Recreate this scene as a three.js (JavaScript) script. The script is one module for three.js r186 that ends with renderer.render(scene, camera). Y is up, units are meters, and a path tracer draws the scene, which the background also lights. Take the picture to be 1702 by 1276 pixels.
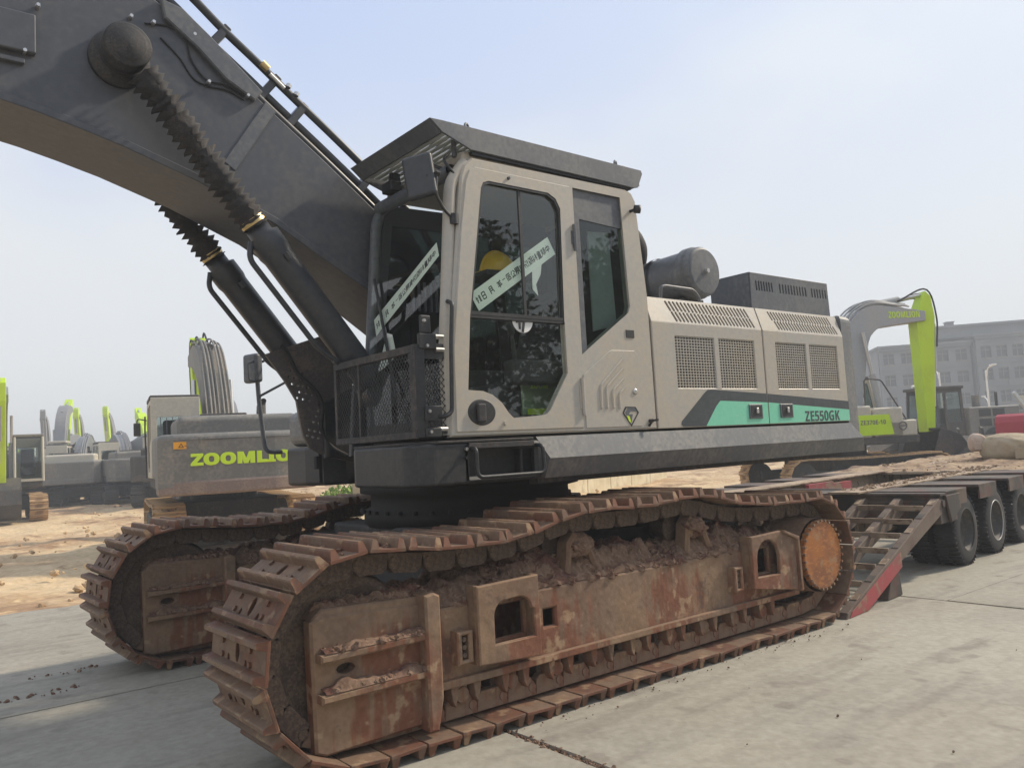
import * as THREE from 'three';
import { mergeGeometries } from 'three/addons/utils/BufferGeometryUtils.js';
import { RoundedBoxGeometry } from 'three/addons/geometries/RoundedBoxGeometry.js';
import { FontLoader } from 'three/addons/loaders/FontLoader.js';
import { TextGeometry } from 'three/addons/geometries/TextGeometry.js';

// ------------------------------------------------------------------ camera, sky, sun, exposure
const scene = new THREE.Scene();
const camera = new THREE.PerspectiveCamera(50.2, 1024 / 767, 0.1, 1200);
camera.position.set(-4.19184, 1.64, 5.904);
{
  const m = new THREE.Matrix4().makeBasis(
    new THREE.Vector3(0.78213, -0.05475, 0.62071), new THREE.Vector3(-0.00635, 0.99538, 0.0958), new THREE.Vector3(-0.62309, -0.07887, 0.77817));
  camera.quaternion.setFromRotationMatrix(m);
}
const renderer = new THREE.WebGLRenderer({ antialias: true });
renderer.setSize(1024, 767);
renderer.toneMapping = THREE.LinearToneMapping;
renderer.toneMappingExposure = 1.52;
renderer.shadowMap.enabled = true;

const SUN = new THREE.Vector3(0.80, 0.66, 0.20).normalize();
const sun = new THREE.DirectionalLight(new THREE.Color(1.0, 0.87, 0.70), 2.7);
sun.position.copy(SUN).multiplyScalar(60);
sun.castShadow = true;
sun.shadow.radius = 7;
sun.shadow.mapSize.set(2048, 2048);
Object.assign(sun.shadow.camera, { left: -45, right: 45, top: 45, bottom: -45, near: 1, far: 200 });
scene.add(sun, sun.target);

// ------------------------------------------------------------------ small tools
let seed = 7;
const rnd = () => { seed = (seed * 1664525 + 1013904223) >>> 0; return seed / 4294967296; };
const rr = (a, b) => a + (b - a) * rnd();
const clamp = (x, a = 0, b = 1) => Math.min(b, Math.max(a, x));
const mix = (a, b, t) => a + (b - a) * t;
const sstep = (a, b, x) => { const t = clamp((x - a) / (b - a)); return t * t * (3 - 2 * t); };
function hash(x, y, s) { let h = Math.imul(x, 374761393) ^ Math.imul(y, 668265263) ^ Math.imul(s, 2147483647 - 58); h = Math.imul(h ^ (h >>> 13), 1274126177); return ((h ^ (h >>> 16)) >>> 0) / 4294967296; }
function vn(x, y, p, s) {
  const xi = Math.floor(x), yi = Math.floor(y), fx = x - xi, fy = y - yi, m = (a) => ((a % p) + p) % p;
  const u = fx * fx * (3 - 2 * fx), v = fy * fy * (3 - 2 * fy);
  return mix(mix(hash(m(xi), m(yi), s), hash(m(xi + 1), m(yi), s), u), mix(hash(m(xi), m(yi + 1), s), hash(m(xi + 1), m(yi + 1), s), u), v);
}
function fbm(u, v, per, oct, s) { let a = 0, w = 0.5, t = 0, p = per; for (let i = 0; i < oct; i++) { a += w * vn(u * p, v * p, p, s + i * 17); t += w; w *= 0.5; p *= 2; } return a / t; }

// sky: pale hazy daylight, bluer away from the sun, whiter towards it, thin cloud sheets
{
  const w = 1024, h = 512, d = new Float32Array(w * h * 4);
  for (let j = 0; j < h; j++) for (let i = 0; i < w; i++) {
    const phi = (i / w - 0.5) * 2 * Math.PI, th = (j / h - 0.5) * Math.PI;      // texture row 0 is the bottom
    const x = Math.cos(th) * Math.cos(phi), y = Math.sin(th), z = Math.cos(th) * Math.sin(phi);
    const c = x * SUN.x + y * SUN.y + z * SUN.z, g = Math.pow(clamp((c + 1) / 2), 3), e = clamp(y);
    let k = sstep(0.04, 0.55, e) * (1 - 0.72 * g);
    const cl = sstep(0.42, 0.66, fbm(i / w, j / h * 0.8 + 0.13, 9, 7, 3) * 0.6 + fbm(i / w, j / h, 5, 6, 11) * 0.4);
    k *= 1 - 0.75 * cl * sstep(0.02, 0.3, e);
    let r = mix(0.56, 0.298, k), gg = mix(0.58, 0.395, k), b = mix(0.595, 0.63, k);
    r *= 1 + 0.16 * cl * e; gg *= 1 + 0.13 * cl * e; b *= 1 + 0.06 * cl * e;
    const glow = 1 + 0.22 * Math.pow(clamp(c), 4) + 1.2 * Math.pow(clamp(c), 40);
    r *= glow; gg *= glow; b *= mix(glow, 1, 0.15);
    if (y < 0) { const t = sstep(0, -0.15, y); r = mix(r, 0.30, t); gg = mix(gg, 0.28, t); b = mix(b, 0.25, t); }
    const o = (j * w + i) * 4; d[o] = r; d[o + 1] = gg; d[o + 2] = b; d[o + 3] = 1;
  }
  const t = new THREE.DataTexture(d, w, h, THREE.RGBAFormat, THREE.FloatType);
  t.mapping = THREE.EquirectangularReflectionMapping; t.magFilter = THREE.LinearFilter; t.minFilter = THREE.LinearFilter; t.wrapS = THREE.RepeatWrapping; t.needsUpdate = true;
  scene.background = t; scene.environment = t;
}
scene.fog = new THREE.FogExp2(new THREE.Color(0.82, 0.85, 0.88), 0.0038);

// ------------------------------------------------------------------ textures and materials
function tex(size, metres, fn, srgb = true) {
  const d = new Uint8Array(size * size * 4);
  for (let j = 0; j < size; j++) for (let i = 0; i < size; i++) {
    const c = fn(i / size, j / size), o = (j * size + i) * 4;
    d[o] = clamp(c[0]) * 255; d[o + 1] = clamp(c[1]) * 255; d[o + 2] = clamp(c[2]) * 255; d[o + 3] = 255;
  }
  const t = new THREE.DataTexture(d, size, size, THREE.RGBAFormat);
  t.wrapS = t.wrapT = THREE.RepeatWrapping; t.magFilter = THREE.LinearFilter; t.minFilter = THREE.LinearMipmapLinearFilter; t.generateMipmaps = true;
  if (srgb) t.colorSpace = THREE.SRGBColorSpace;
  t.repeat.set(1 / metres, 1 / metres); t.needsUpdate = true; return t;
}
const lerp3 = (a, b, t) => [mix(a[0], b[0], t), mix(a[1], b[1], t), mix(a[2], b[2], t)];
const grey = (v) => [v, v, v];
const hex = (h) => [(h >> 16 & 255) / 255, (h >> 8 & 255) / 255, (h & 255) / 255];
// painted steel with a film of grainy dust and scuffs
function paintTex(base, dust, amt, s, metres = 1.6) {
  return tex(512, metres, (u, v) => {
    const a = fbm(u, v, 4, 7, s), g = fbm(u, v, 64, 3, s + 5), st = fbm(u, v * 0.25 + 0.3, 24, 4, s + 9);
    let t = sstep(0.42, 0.75, a * 0.6 + g * 0.3 + st * 0.15) * amt + amt * 0.35 * (g - 0.5);
    const c = lerp3(base, dust, clamp(t)); const n = (g - 0.5) * 0.03; return [c[0] + n, c[1] + n, c[2] + n];
  });
}
const std = (o) => new THREE.MeshStandardMaterial(o);
const M = {};
const bumpFine = tex(512, 1.0, (u, v) => grey(fbm(u, v, 24, 6, 41)), false);
const bumpCoarse = tex(512, 1.2, (u, v) => grey(fbm(u, v, 10, 7, 51)), false);
const roughVar = tex(256, 1.5, (u, v) => grey(0.45 + 0.5 * fbm(u, v, 6, 6, 61)), false);
M.beige = std({ map: paintTex(hex(0xa8a49c), hex(0xafa696), 0.9, 1), roughness: 0.45, metalness: 0.0, bumpMap: bumpFine, bumpScale: 0.0007 });
M.guard = std({ map: paintTex(hex(0x53575d), hex(0x6d6d6b), 0.6, 2), roughness: 0.5 });
M.skirt = std({ map: paintTex(hex(0x5f6163), hex(0x7f7a72), 0.7, 3), roughness: 0.45 });
M.black = std({ map: paintTex(hex(0x232528), hex(0x3c3a37), 0.5, 4), roughness: 0.5 });
M.blackDust = std({ map: paintTex(hex(0x2e2d2e), hex(0x5a5048), 0.7, 5), roughness: 0.7 });
M.boss = std({ map: paintTex(hex(0x2a2b2e), hex(0x453f3a), 0.9, 28, 0.6), roughness: 0.75, bumpMap: bumpCoarse, bumpScale: 0.008 });
M.plate = std({ map: paintTex(hex(0x55504e), hex(0x776a5f), 0.7, 25, 0.8), roughness: 0.6 });
M.boom = new THREE.MeshPhysicalMaterial({ map: paintTex(hex(0x4f5258), hex(0x605e5c), 0.55, 6, 2.2), roughness: 0.46, specularIntensity: 0.6, clearcoat: 0.12, clearcoatRoughness: 0.3 });
M.cyl = std({ map: paintTex(hex(0x33363b), hex(0x4a4642), 0.4, 7), roughness: 0.4 });
M.rubber = std({ color: new THREE.Color(0.022, 0.021, 0.022), roughness: 0.75 });
M.boot = std({ map: paintTex(hex(0x2d2d2f), hex(0x54493f), 0.6, 8, 0.5), roughness: 0.85 });
M.greaseInShade = std({ color: new THREE.Color(0.016, 0.015, 0.014), roughness: 0.85 });  // greasy black, made darker still to stand for shade under the house
M.steel = std({ color: new THREE.Color(0.55, 0.54, 0.52), metalness: 0.9, roughness: 0.35 });
M.brass = std({ color: new THREE.Color(0.55, 0.42, 0.2), metalness: 0.9, roughness: 0.4 });
M.glass = new THREE.MeshPhysicalMaterial({ color: new THREE.Color(0.9, 0.93, 0.91), transmission: 1, thickness: 0, roughness: 0.015, ior: 1.52, side: THREE.DoubleSide });
M.glassDark = new THREE.MeshPhysicalMaterial({ color: new THREE.Color(0.62, 0.68, 0.66), transmission: 1, thickness: 0, roughness: 0.015, ior: 1.52, side: THREE.DoubleSide });
M.glassSkyDimmed = new THREE.MeshPhysicalMaterial({ color: new THREE.Color(0.12, 0.15, 0.14), transmission: 1, thickness: 0, roughness: 0.02, ior: 1.52, side: THREE.DoubleSide });  // near-black colour blocks the bright sky behind the far cab windows
M.interior = std({ color: new THREE.Color(0.035, 0.036, 0.038), roughness: 0.8 });
M.pale = std({ color: new THREE.Color(0.5, 0.52, 0.5), roughness: 0.6 });
M.dark = std({ color: new THREE.Color(0.012, 0.012, 0.012), roughness: 0.9 });
// undercarriage: rusty steel under streaked dried mud
const mud = hex(0x7a6452), mud2 = hex(0x876e56), rust = hex(0x74442f), darkst = hex(0x4a3a32), red = hex(0x6f5547);
function mudTex(s, bias, streak) {
  return tex(1024, 2.3, (u, v) => {
    const a = fbm(u, v, 5, 8, s), b = fbm(u, v, 9, 7, s + 31), f = fbm(u, v, 90, 3, s + 77), st = fbm(u, v * 0.12 + 0.2, 60, 4, s + 13), big = fbm(u, v, 3, 3, s + 3);
    let c = lerp3(mud, mud2, sstep(0.35, 0.65, b));
    c = lerp3(c, red, 0.35 * sstep(0.5, 0.66, big));
    c = lerp3(c, rust, sstep(0.52, 0.66, a * 0.6 + st * streak + b * (0.4 - streak) + bias) * 0.72);
    c = lerp3(c, darkst, sstep(0.6, 0.7, b * 0.55 + f * 0.25 + a * 0.2) * 0.6);
    c = lerp3(c, hex(0xa79173), sstep(0.63, 0.74, fbm(u, v, 30, 5, s + 91) * 0.7 + a * 0.3) * 0.7);
    const n = (f - 0.5) * 0.09; return [c[0] + n, c[1] + n, c[2] + n];
  });
}
M.frame = std({ map: mudTex(101, 0.045, 0.34), roughness: 0.88, bumpMap: bumpCoarse, bumpScale: 0.011 });
M.shoe = [0, 1, 2].map((i) => std({ map: mudTex(140 + i * 9, -0.05 + i * 0.02, 0.1), roughness: 0.75, bumpMap: bumpCoarse, bumpScale: 0.005, color: new THREE.Color(0.88 - i * 0.07, 0.86 - i * 0.07, 0.84 - i * 0.07) }));
M.link = std({ map: paintTex(hex(0x4a3c34), hex(0x75634f), 0.7, 9, 0.7), roughness: 0.8, bumpMap: bumpCoarse, bumpScale: 0.004 });
M.hub = std({ map: tex(512, 0.9, (u, v) => { const a = fbm(u, v, 5, 6, 9), s = fbm(u * 0.4, v, 60, 4, 14); let c = lerp3(hex(0x9c6232), hex(0x7f5135), sstep(0.4, 0.7, a)); c = lerp3(c, hex(0xb67a44), sstep(0.5, 0.75, s) * 0.6); return lerp3(c, hex(0x94785c), sstep(0.55, 0.75, fbm(u, v, 12, 5, 77)) * 0.7); }), roughness: 0.8, bumpMap: bumpFine, bumpScale: 0.001 });
M.soil = std({ map: tex(512, 1.1, (u, v) => { const a = fbm(u, v, 6, 7, 301), f = fbm(u, v, 60, 4, 305); let c = lerp3(hex(0x735c4c), hex(0x836b58), sstep(0.35, 0.65, a)); c = lerp3(c, hex(0x5e3d34), sstep(0.48, 0.66, fbm(u, v, 8, 5, 309)) * 0.8); const n = (f - 0.5) * 0.2; return [c[0] + n, c[1] + n, c[2] + n]; }), roughness: 1, bumpMap: bumpCoarse, bumpScale: 0.03 });
M.teal = std({ map: paintTex(hex(0x7acbab), hex(0x8cc4a8), 0.4, 10), roughness: 0.4 });
M.stripeDark = std({ map: paintTex(hex(0x3c4245), hex(0x555654), 0.4, 11), roughness: 0.45 });
M.lime = std({ map: paintTex(hex(0xbfe01a), hex(0xa9c23a), 0.4, 12), roughness: 0.5 });
M.limeText = std({ color: new THREE.Color(0.58, 0.8, 0.03), roughness: 0.5 });
M.bgGrey = std({ map: paintTex(hex(0x6d6c68), hex(0x8b8377), 0.8, 13, 2.4), roughness: 0.6 });
M.bgPale = std({ map: paintTex(hex(0xb9b3a4), hex(0xc9bfa9), 0.6, 14, 2.4), roughness: 0.55 });
M.bgDark = std({ map: paintTex(hex(0x3d3c3b), hex(0x605648), 0.8, 15, 1.6), roughness: 0.75 });
M.bgShoe = std({ map: tex(512, 1.4, (u, v) => { const a = fbm(u, v, 6, 6, 401); return lerp3(hex(0xb3936c), hex(0x7f6549), sstep(0.45, 0.72, a)); }), roughness: 0.85, bumpMap: bumpCoarse, bumpScale: 0.006 });
M.bgBoom = std({ map: paintTex(hex(0x7e8084), hex(0x8f8b86), 0.6, 16, 2.4), roughness: 0.45 });
M.paleBoom = std({ map: paintTex(hex(0x9fa2a3), hex(0xaba69c), 0.6, 26, 2.4), roughness: 0.45 });
M.trailer = std({ map: tex(512, 1.8, (u, v) => { const a = fbm(u, v, 5, 7, 501), b = fbm(u, v, 14, 5, 507); let c = lerp3(hex(0x3f3a36), hex(0x5d5046), sstep(0.4, 0.68, a)); c = lerp3(c, hex(0x5a3833), sstep(0.58, 0.7, b) * 0.7); return c; }), roughness: 0.8, bumpMap: bumpFine, bumpScale: 0.002 });
M.ramp = std({ map: paintTex(hex(0x6a5d52), hex(0x54423a), 0.9, 29, 0.8), roughness: 0.85, bumpMap: bumpFine, bumpScale: 0.002 });
M.trailerTan = std({ map: tex(512, 1.8, (u, v) => { const a = fbm(u, v, 5, 7, 511), b = fbm(u, v, 24, 5, 517); let c = lerp3(hex(0xa08e78), hex(0x84715f), sstep(0.4, 0.68, a)); return lerp3(c, hex(0x6a5648), sstep(0.56, 0.68, b) * 0.8); }), roughness: 0.9, bumpMap: bumpCoarse, bumpScale: 0.01 });
M.deckEarth = std({ map: tex(1024, 4, (u, v) => { const a = fbm(u, v, 6, 7, 571), b = fbm(u, v, 20, 6, 573), f = fbm(u, v, 160, 2, 577); let c = lerp3(hex(0xa08a70), hex(0x8d755c), sstep(0.4, 0.62, a)); c = lerp3(c, hex(0x6b5646), sstep(0.54, 0.68, b) * 0.8); const n = (f - 0.5) * 0.14; return [c[0] + n, c[1] + n, c[2] + n]; }), roughness: 1, bumpMap: bumpCoarse, bumpScale: 0.03 });
M.redWorn = std({ map: tex(512, 1.2, (u, v) => { const a = fbm(u, v, 5, 7, 521), b = fbm(u, v, 18, 5, 527); let c = lerp3(hex(0x9c4447), hex(0x85504a), sstep(0.4, 0.7, a)); return lerp3(c, hex(0x8a745f), sstep(0.52, 0.66, b * 0.6 + a * 0.4) * 0.85); }), roughness: 0.7 });
M.redPaint = std({ map: paintTex(hex(0xa32d3c), hex(0x94474a), 0.5, 17, 2), roughness: 0.45 });
M.paper = std({ color: new THREE.Color(0.72, 0.76, 0.72), roughness: 0.7 });
M.yellow = std({ color: new THREE.Color(0.72, 0.46, 0.03), roughness: 0.35 });
M.foliage = [0x40502a, 0x35461f, 0x4d5a30].map((h) => std({ color: new THREE.Color(h), roughness: 0.7, side: THREE.DoubleSide }));
M.bark = std({ map: paintTex(hex(0x5a4a3c), hex(0x75644f), 0.8, 18), roughness: 0.9 });
M.weed = [0x7f9a3a, 0x93ab4c, 0x688232].map((h) => std({ color: new THREE.Color(h), roughness: 0.8, side: THREE.DoubleSide }));
M.straw = std({ color: new THREE.Color(0.42, 0.40, 0.27), roughness: 0.9, side: THREE.DoubleSide });
M.cream = std({ map: tex(512, 3, (u, v) => { const a = fbm(u, v, 4, 6, 531), b = fbm(u, v * 0.2, 30, 4, 533); let c = lerp3(hex(0xd8ceb2), hex(0xc4b798), sstep(0.42, 0.7, a)); return lerp3(c, hex(0xa3967c), sstep(0.62, 0.75, b) * 0.5); }), roughness: 0.85 });
M.wall = std({ map: tex(512, 12, (u, v) => { const a = fbm(u, v, 6, 6, 541); return lerp3(hex(0x676d72), hex(0x74787a), sstep(0.3, 0.7, a)); }), roughness: 0.85 });
M.roof = std({ color: new THREE.Color(0.16, 0.17, 0.18), roughness: 0.8 });
M.pane = std({ color: new THREE.Color(0.03, 0.036, 0.045), roughness: 0.2, metalness: 0.0 });
M.white = std({ color: new THREE.Color(0.72, 0.72, 0.7), roughness: 0.5 });
M.burlap = std({ map: tex(256, 0.6, (u, v) => { const a = fbm(u, v, 6, 5, 551), w = fbm(u, v * 3, 60, 2, 553); return lerp3(hex(0xb3a48b), hex(0x8f8069), 0.6 * a + 0.4 * w); }), roughness: 0.95, bumpMap: bumpCoarse, bumpScale: 0.02 });

// triangle-wise box mapping, uv in metres
function boxUV(g) {
  g = g.index ? g.toNonIndexed() : g; const p = g.attributes.position, n = p.count, uv = new Float32Array(n * 2);
  const a = new THREE.Vector3(), b = new THREE.Vector3(), c = new THREE.Vector3();
  for (let i = 0; i < n; i += 3) {
    a.fromBufferAttribute(p, i); b.fromBufferAttribute(p, i + 1); c.fromBufferAttribute(p, i + 2);
    const e = b.clone().sub(a).cross(c.clone().sub(a)), x = Math.abs(e.x), y = Math.abs(e.y), z = Math.abs(e.z);
    [a, b, c].forEach((q, k) => {
      const o = (i + k) * 2;
      if (z >= x && z >= y) { uv[o] = q.x; uv[o + 1] = q.y; } else if (x >= y) { uv[o] = q.z + 0.37; uv[o + 1] = q.y; } else { uv[o] = q.x; uv[o + 1] = q.z + 0.71; }
    });
  }
  g.setAttribute('uv', new THREE.BufferAttribute(uv, 2)); return g;
}
function prep(g) { g = g.index ? g.toNonIndexed() : g; for (const k of Object.keys(g.attributes)) if (!['position', 'normal', 'uv'].includes(k)) g.deleteAttribute(k); if (!g.attributes.uv) g.setAttribute('uv', new THREE.BufferAttribute(new Float32Array(g.attributes.position.count * 2), 2)); g.clearGroups(); return g; }
const join = (gs) => { gs = gs.flat(9).map(prep); return boxUV(gs.length > 1 ? mergeGeometries(gs) : gs[0]); };
function mesh(name, gs, mat, parent) {
  const m = new THREE.Mesh(join([gs]), mat); m.name = name; m.castShadow = m.receiveShadow = true; if (parent) parent.add(m); return m;
}
function share(name, geo, mat, parent) { const m = new THREE.Mesh(geo, mat); m.name = name; m.castShadow = m.receiveShadow = true; parent.add(m); return m; }
const used = {};
const numbered = (n) => { const k = used[n] = (used[n] ?? -1) + 1; return k ? n + '_' + String(k).padStart(3, '0') : n; };
function tag(o, label, category, group, kind) { Object.assign(o.userData, { label, category }); if (group) o.userData.group = group; if (kind) o.userData.kind = kind; return o; }
function thing(name, label, category, pos = [0, 0, 0], rot = 0, group) { const o = new THREE.Group(); o.name = numbered(name); o.position.set(...pos); o.rotation.y = rot; scene.add(o); return tag(o, label, category, group); }
function sub(name, parent) { const o = new THREE.Group(); o.name = name; parent.add(o); return o; }
function struct(name, gs, mat, parent) { const m = mesh(parent ? name : numbered(name), gs, mat, parent || scene); m.userData.kind = 'structure'; return m; }

const box = (x0, x1, y0, y1, z0, z1, r = 0) => (r > 0 ? new RoundedBoxGeometry(x1 - x0, y1 - y0, z1 - z0, 2, r) : new THREE.BoxGeometry(x1 - x0, y1 - y0, z1 - z0)).translate((x0 + x1) / 2, (y0 + y1) / 2, (z0 + z1) / 2);
function shape(pts, holes = []) { const s = new THREE.Shape(pts.map((p) => new THREE.Vector2(p[0], p[1]))); for (const h of holes) s.holes.push(new THREE.Path(h.map((p) => new THREE.Vector2(p[0], p[1])))); return s; }
function prism(pts, z0, z1, holes = [], bevel = 0.004) {
  const b = Math.min(bevel, (z1 - z0) * 0.4);
  return new THREE.ExtrudeGeometry(shape(pts, holes), { depth: z1 - z0 - 2 * b, bevelEnabled: b > 0, bevelThickness: b, bevelSize: b, bevelOffset: -b, bevelSegments: 1, steps: 1 }).translate(0, 0, z0 + b);
}
// profile in (z, y), extruded along x
const xPrism = (pts, x0, x1, bevel = 0) => new THREE.ExtrudeGeometry(shape(pts.map((p) => [-p[0], p[1]])), { depth: x1 - x0 - 2 * bevel, bevelEnabled: bevel > 0, bevelThickness: bevel, bevelSize: bevel, bevelOffset: -bevel, bevelSegments: 2 }).rotateY(Math.PI / 2).translate(x0 + bevel, 0, 0);
// plan shape in (x, z), extruded upwards
const planPrism = (pts, y0, y1, holes, bevel, seg = 1) => {
  const b = bevel || 0; const g = new THREE.ExtrudeGeometry(shape(pts.map((p) => [p[0], -p[1]]), (holes || []).map((h) => h.map((p) => [p[0], -p[1]]))), { depth: y1 - y0 - 2 * b, bevelEnabled: b > 0, bevelThickness: b, bevelSize: b, bevelOffset: -b, bevelSegments: seg });
  return g.rotateX(-Math.PI / 2).translate(0, y0 + b, 0);
};
const V = (p) => new THREE.Vector3(p[0], p[1], p[2]);
function cyl(p0, p1, r0, r1 = r0, seg = 20, open = false) {
  const a = V(p0), b = V(p1), d = b.clone().sub(a), g = new THREE.CylinderGeometry(r1, r0, d.length(), seg, 1, open);
  g.applyQuaternion(new THREE.Quaternion().setFromUnitVectors(new THREE.Vector3(0, 1, 0), d.clone().normalize())); const c = a.add(b).multiplyScalar(0.5); return g.translate(c.x, c.y, c.z);
}
function lathe(prof, p0, p1, seg = 28) { // prof [[r, t 0..1]]
  const a = V(p0), b = V(p1), d = b.clone().sub(a), L = d.length(), g = new THREE.LatheGeometry(prof.map((q) => new THREE.Vector2(Math.max(q[0], 1e-4), q[1] * L)), seg);
  g.applyQuaternion(new THREE.Quaternion().setFromUnitVectors(new THREE.Vector3(0, 1, 0), d.normalize())); return g.translate(a.x, a.y, a.z);
}
function tube(pts, r, seg, rad = 8, round = 0.06) { // polyline with rounded corners
  const P = pts.map(V), path = new THREE.CurvePath(); let cur = P[0];
  for (let i = 1; i < P.length - 1; i++) {
    const a = P[i].clone().sub(P[i - 1]), b = P[i + 1].clone().sub(P[i]), k = Math.min(round, a.length() * 0.45, b.length() * 0.45);
    const s = P[i].clone().addScaledVector(a.normalize(), -k), e = P[i].clone().addScaledVector(b.normalize(), k);
    path.add(new THREE.LineCurve3(cur, s)); path.add(new THREE.QuadraticBezierCurve3(s, P[i], e)); cur = e;
  }
  path.add(new THREE.LineCurve3(cur, P[P.length - 1]));
  return new THREE.TubeGeometry(path, seg || Math.max(8, pts.length * 8), r, rad, false);
}
const hose = (pts, r, seg = 32) => new THREE.TubeGeometry(new THREE.CatmullRomCurve3(pts.map(V), false, 'centripetal'), seg, r, 7, false);
// bar between two points with rectangular section: w along 'side', t along the other
function bar(p0, p1, w, t, side = [0, 0, 1]) {
  const a = V(p0), b = V(p1), d = b.clone().sub(a), L = d.length(), x = d.normalize(), s = V(side); const y = s.clone().cross(x).normalize(), z = x.clone().cross(y);
  const g = new THREE.BoxGeometry(L, t, w); g.applyMatrix4(new THREE.Matrix4().makeBasis(x, y, z)); const c = a.add(b).multiplyScalar(0.5); return g.translate(c.x, c.y, c.z);
}
function taper(x0, x1, y0, y1, z0, z1, ix, iz) { // box narrowing towards +y
  const g = new THREE.BoxGeometry(x1 - x0, y1 - y0, z1 - z0).toNonIndexed(), p = g.attributes.position;
  for (let i = 0; i < p.count; i++) if (p.getY(i) > 0) { p.setX(i, p.getX(i) - Math.sign(p.getX(i)) * ix); p.setZ(i, p.getZ(i) - Math.sign(p.getZ(i)) * iz); }
  g.computeVertexNormals(); return g.translate((x0 + x1) / 2, (y0 + y1) / 2, (z0 + z1) / 2);
}
const bolt = (p, d, r = 0.012, h = 0.014) => cyl(p, [p[0] + d[0] * h, p[1] + d[1] * h, p[2] + d[2] * h], r, r * 0.9, 6);
function rock(r, s) { const g = new THREE.IcosahedronGeometry(r, 1), p = g.attributes.position; for (let i = 0; i < p.count; i++) { const k = 0.6 + 0.75 * hash(Math.round(p.getX(i) * 500 / r), Math.round(p.getY(i) * 500 / r) * 7 + Math.round(p.getZ(i) * 500 / r) * 31, s); p.setXYZ(i, p.getX(i) * k, p.getY(i) * k * 0.8, p.getZ(i) * k); } g.computeVertexNormals(); return g; }
const font = await new FontLoader().loadAsync('fonts/droid/droid_sans_bold.typeface.json');
function text(str, h, depth, sx = 1) { const g = new TextGeometry(str, { font, size: h, depth, curveSegments: 4, bevelEnabled: false }); g.scale(sx, 1, 1); return g; }

// ------------------------------------------------------------------ ground
// concrete slabs (local near area) with open joints over a base of earth
const concreteTex = tex(2048, 9, (u, v) => {
  const a = fbm(u, v, 4, 8, 601), b = fbm(u, v, 14, 7, 607), f = fbm(u, v, 220, 3, 611), st = fbm(u * 0.18 + 0.1, v, 50, 5, 617), p = fbm(u, v, 40, 5, 619);
  let c = lerp3(hex(0xa49f93), hex(0x989388), sstep(0.38, 0.66, a));
  c = lerp3(c, hex(0xa59d8f), 0.35 * sstep(0.48, 0.68, b * 0.6 + a * 0.4));
  c = lerp3(c, hex(0x77716a), 0.3 * sstep(0.56, 0.74, st));
  c = lerp3(c, hex(0xaba699), 0.35 * sstep(0.56, 0.74, fbm(u * 0.1 + 0.4, v, 64, 6, 623)));
  c = lerp3(c, hex(0x6d665e), 0.45 * sstep(0.62, 0.76, p * 0.8 + 0.2 * f));
  const n = (f - 0.5) * 0.09; return [c[0] + n, c[1] + n, c[2] + n];
});
const concreteBump = tex(1024, 4.5, (u, v) => grey(0.5 * fbm(u, v, 16, 7, 631) + 0.5 * fbm(u, v, 150, 3, 633)), false);
const slabMats = [0, 1, 2].map((i) => std({ map: concreteTex, roughness: 0.9, bumpMap: concreteBump, bumpScale: 0.004, color: new THREE.Color(0.84 + 0.04 * i, 0.84 + 0.04 * i, 0.82 + 0.04 * i) }));
const earthTex = tex(2048, 14, (u, v) => {
  const a = fbm(u, v, 5, 8, 651), b = fbm(u, v, 22, 6, 657), f = fbm(u, v, 200, 3, 659);
  let c = lerp3(hex(0xc2aa86), hex(0xae9270), sstep(0.4, 0.62, a));
  c = lerp3(c, hex(0x8d7054), sstep(0.52, 0.66, b * 0.55 + a * 0.45) * 0.9);
  c = lerp3(c, hex(0xcfb68e), sstep(0.6, 0.75, fbm(u, v, 46, 5, 661)) * 0.7);
  const n = (f - 0.5) * 0.14; return [c[0] + n, c[1] + n, c[2] + n];
});
M.earth = std({ map: earthTex, roughness: 1, bumpMap: tex(1024, 5, (u, v) => grey(fbm(u, v, 14, 8, 671)), false), bumpScale: 0.09 });
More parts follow.
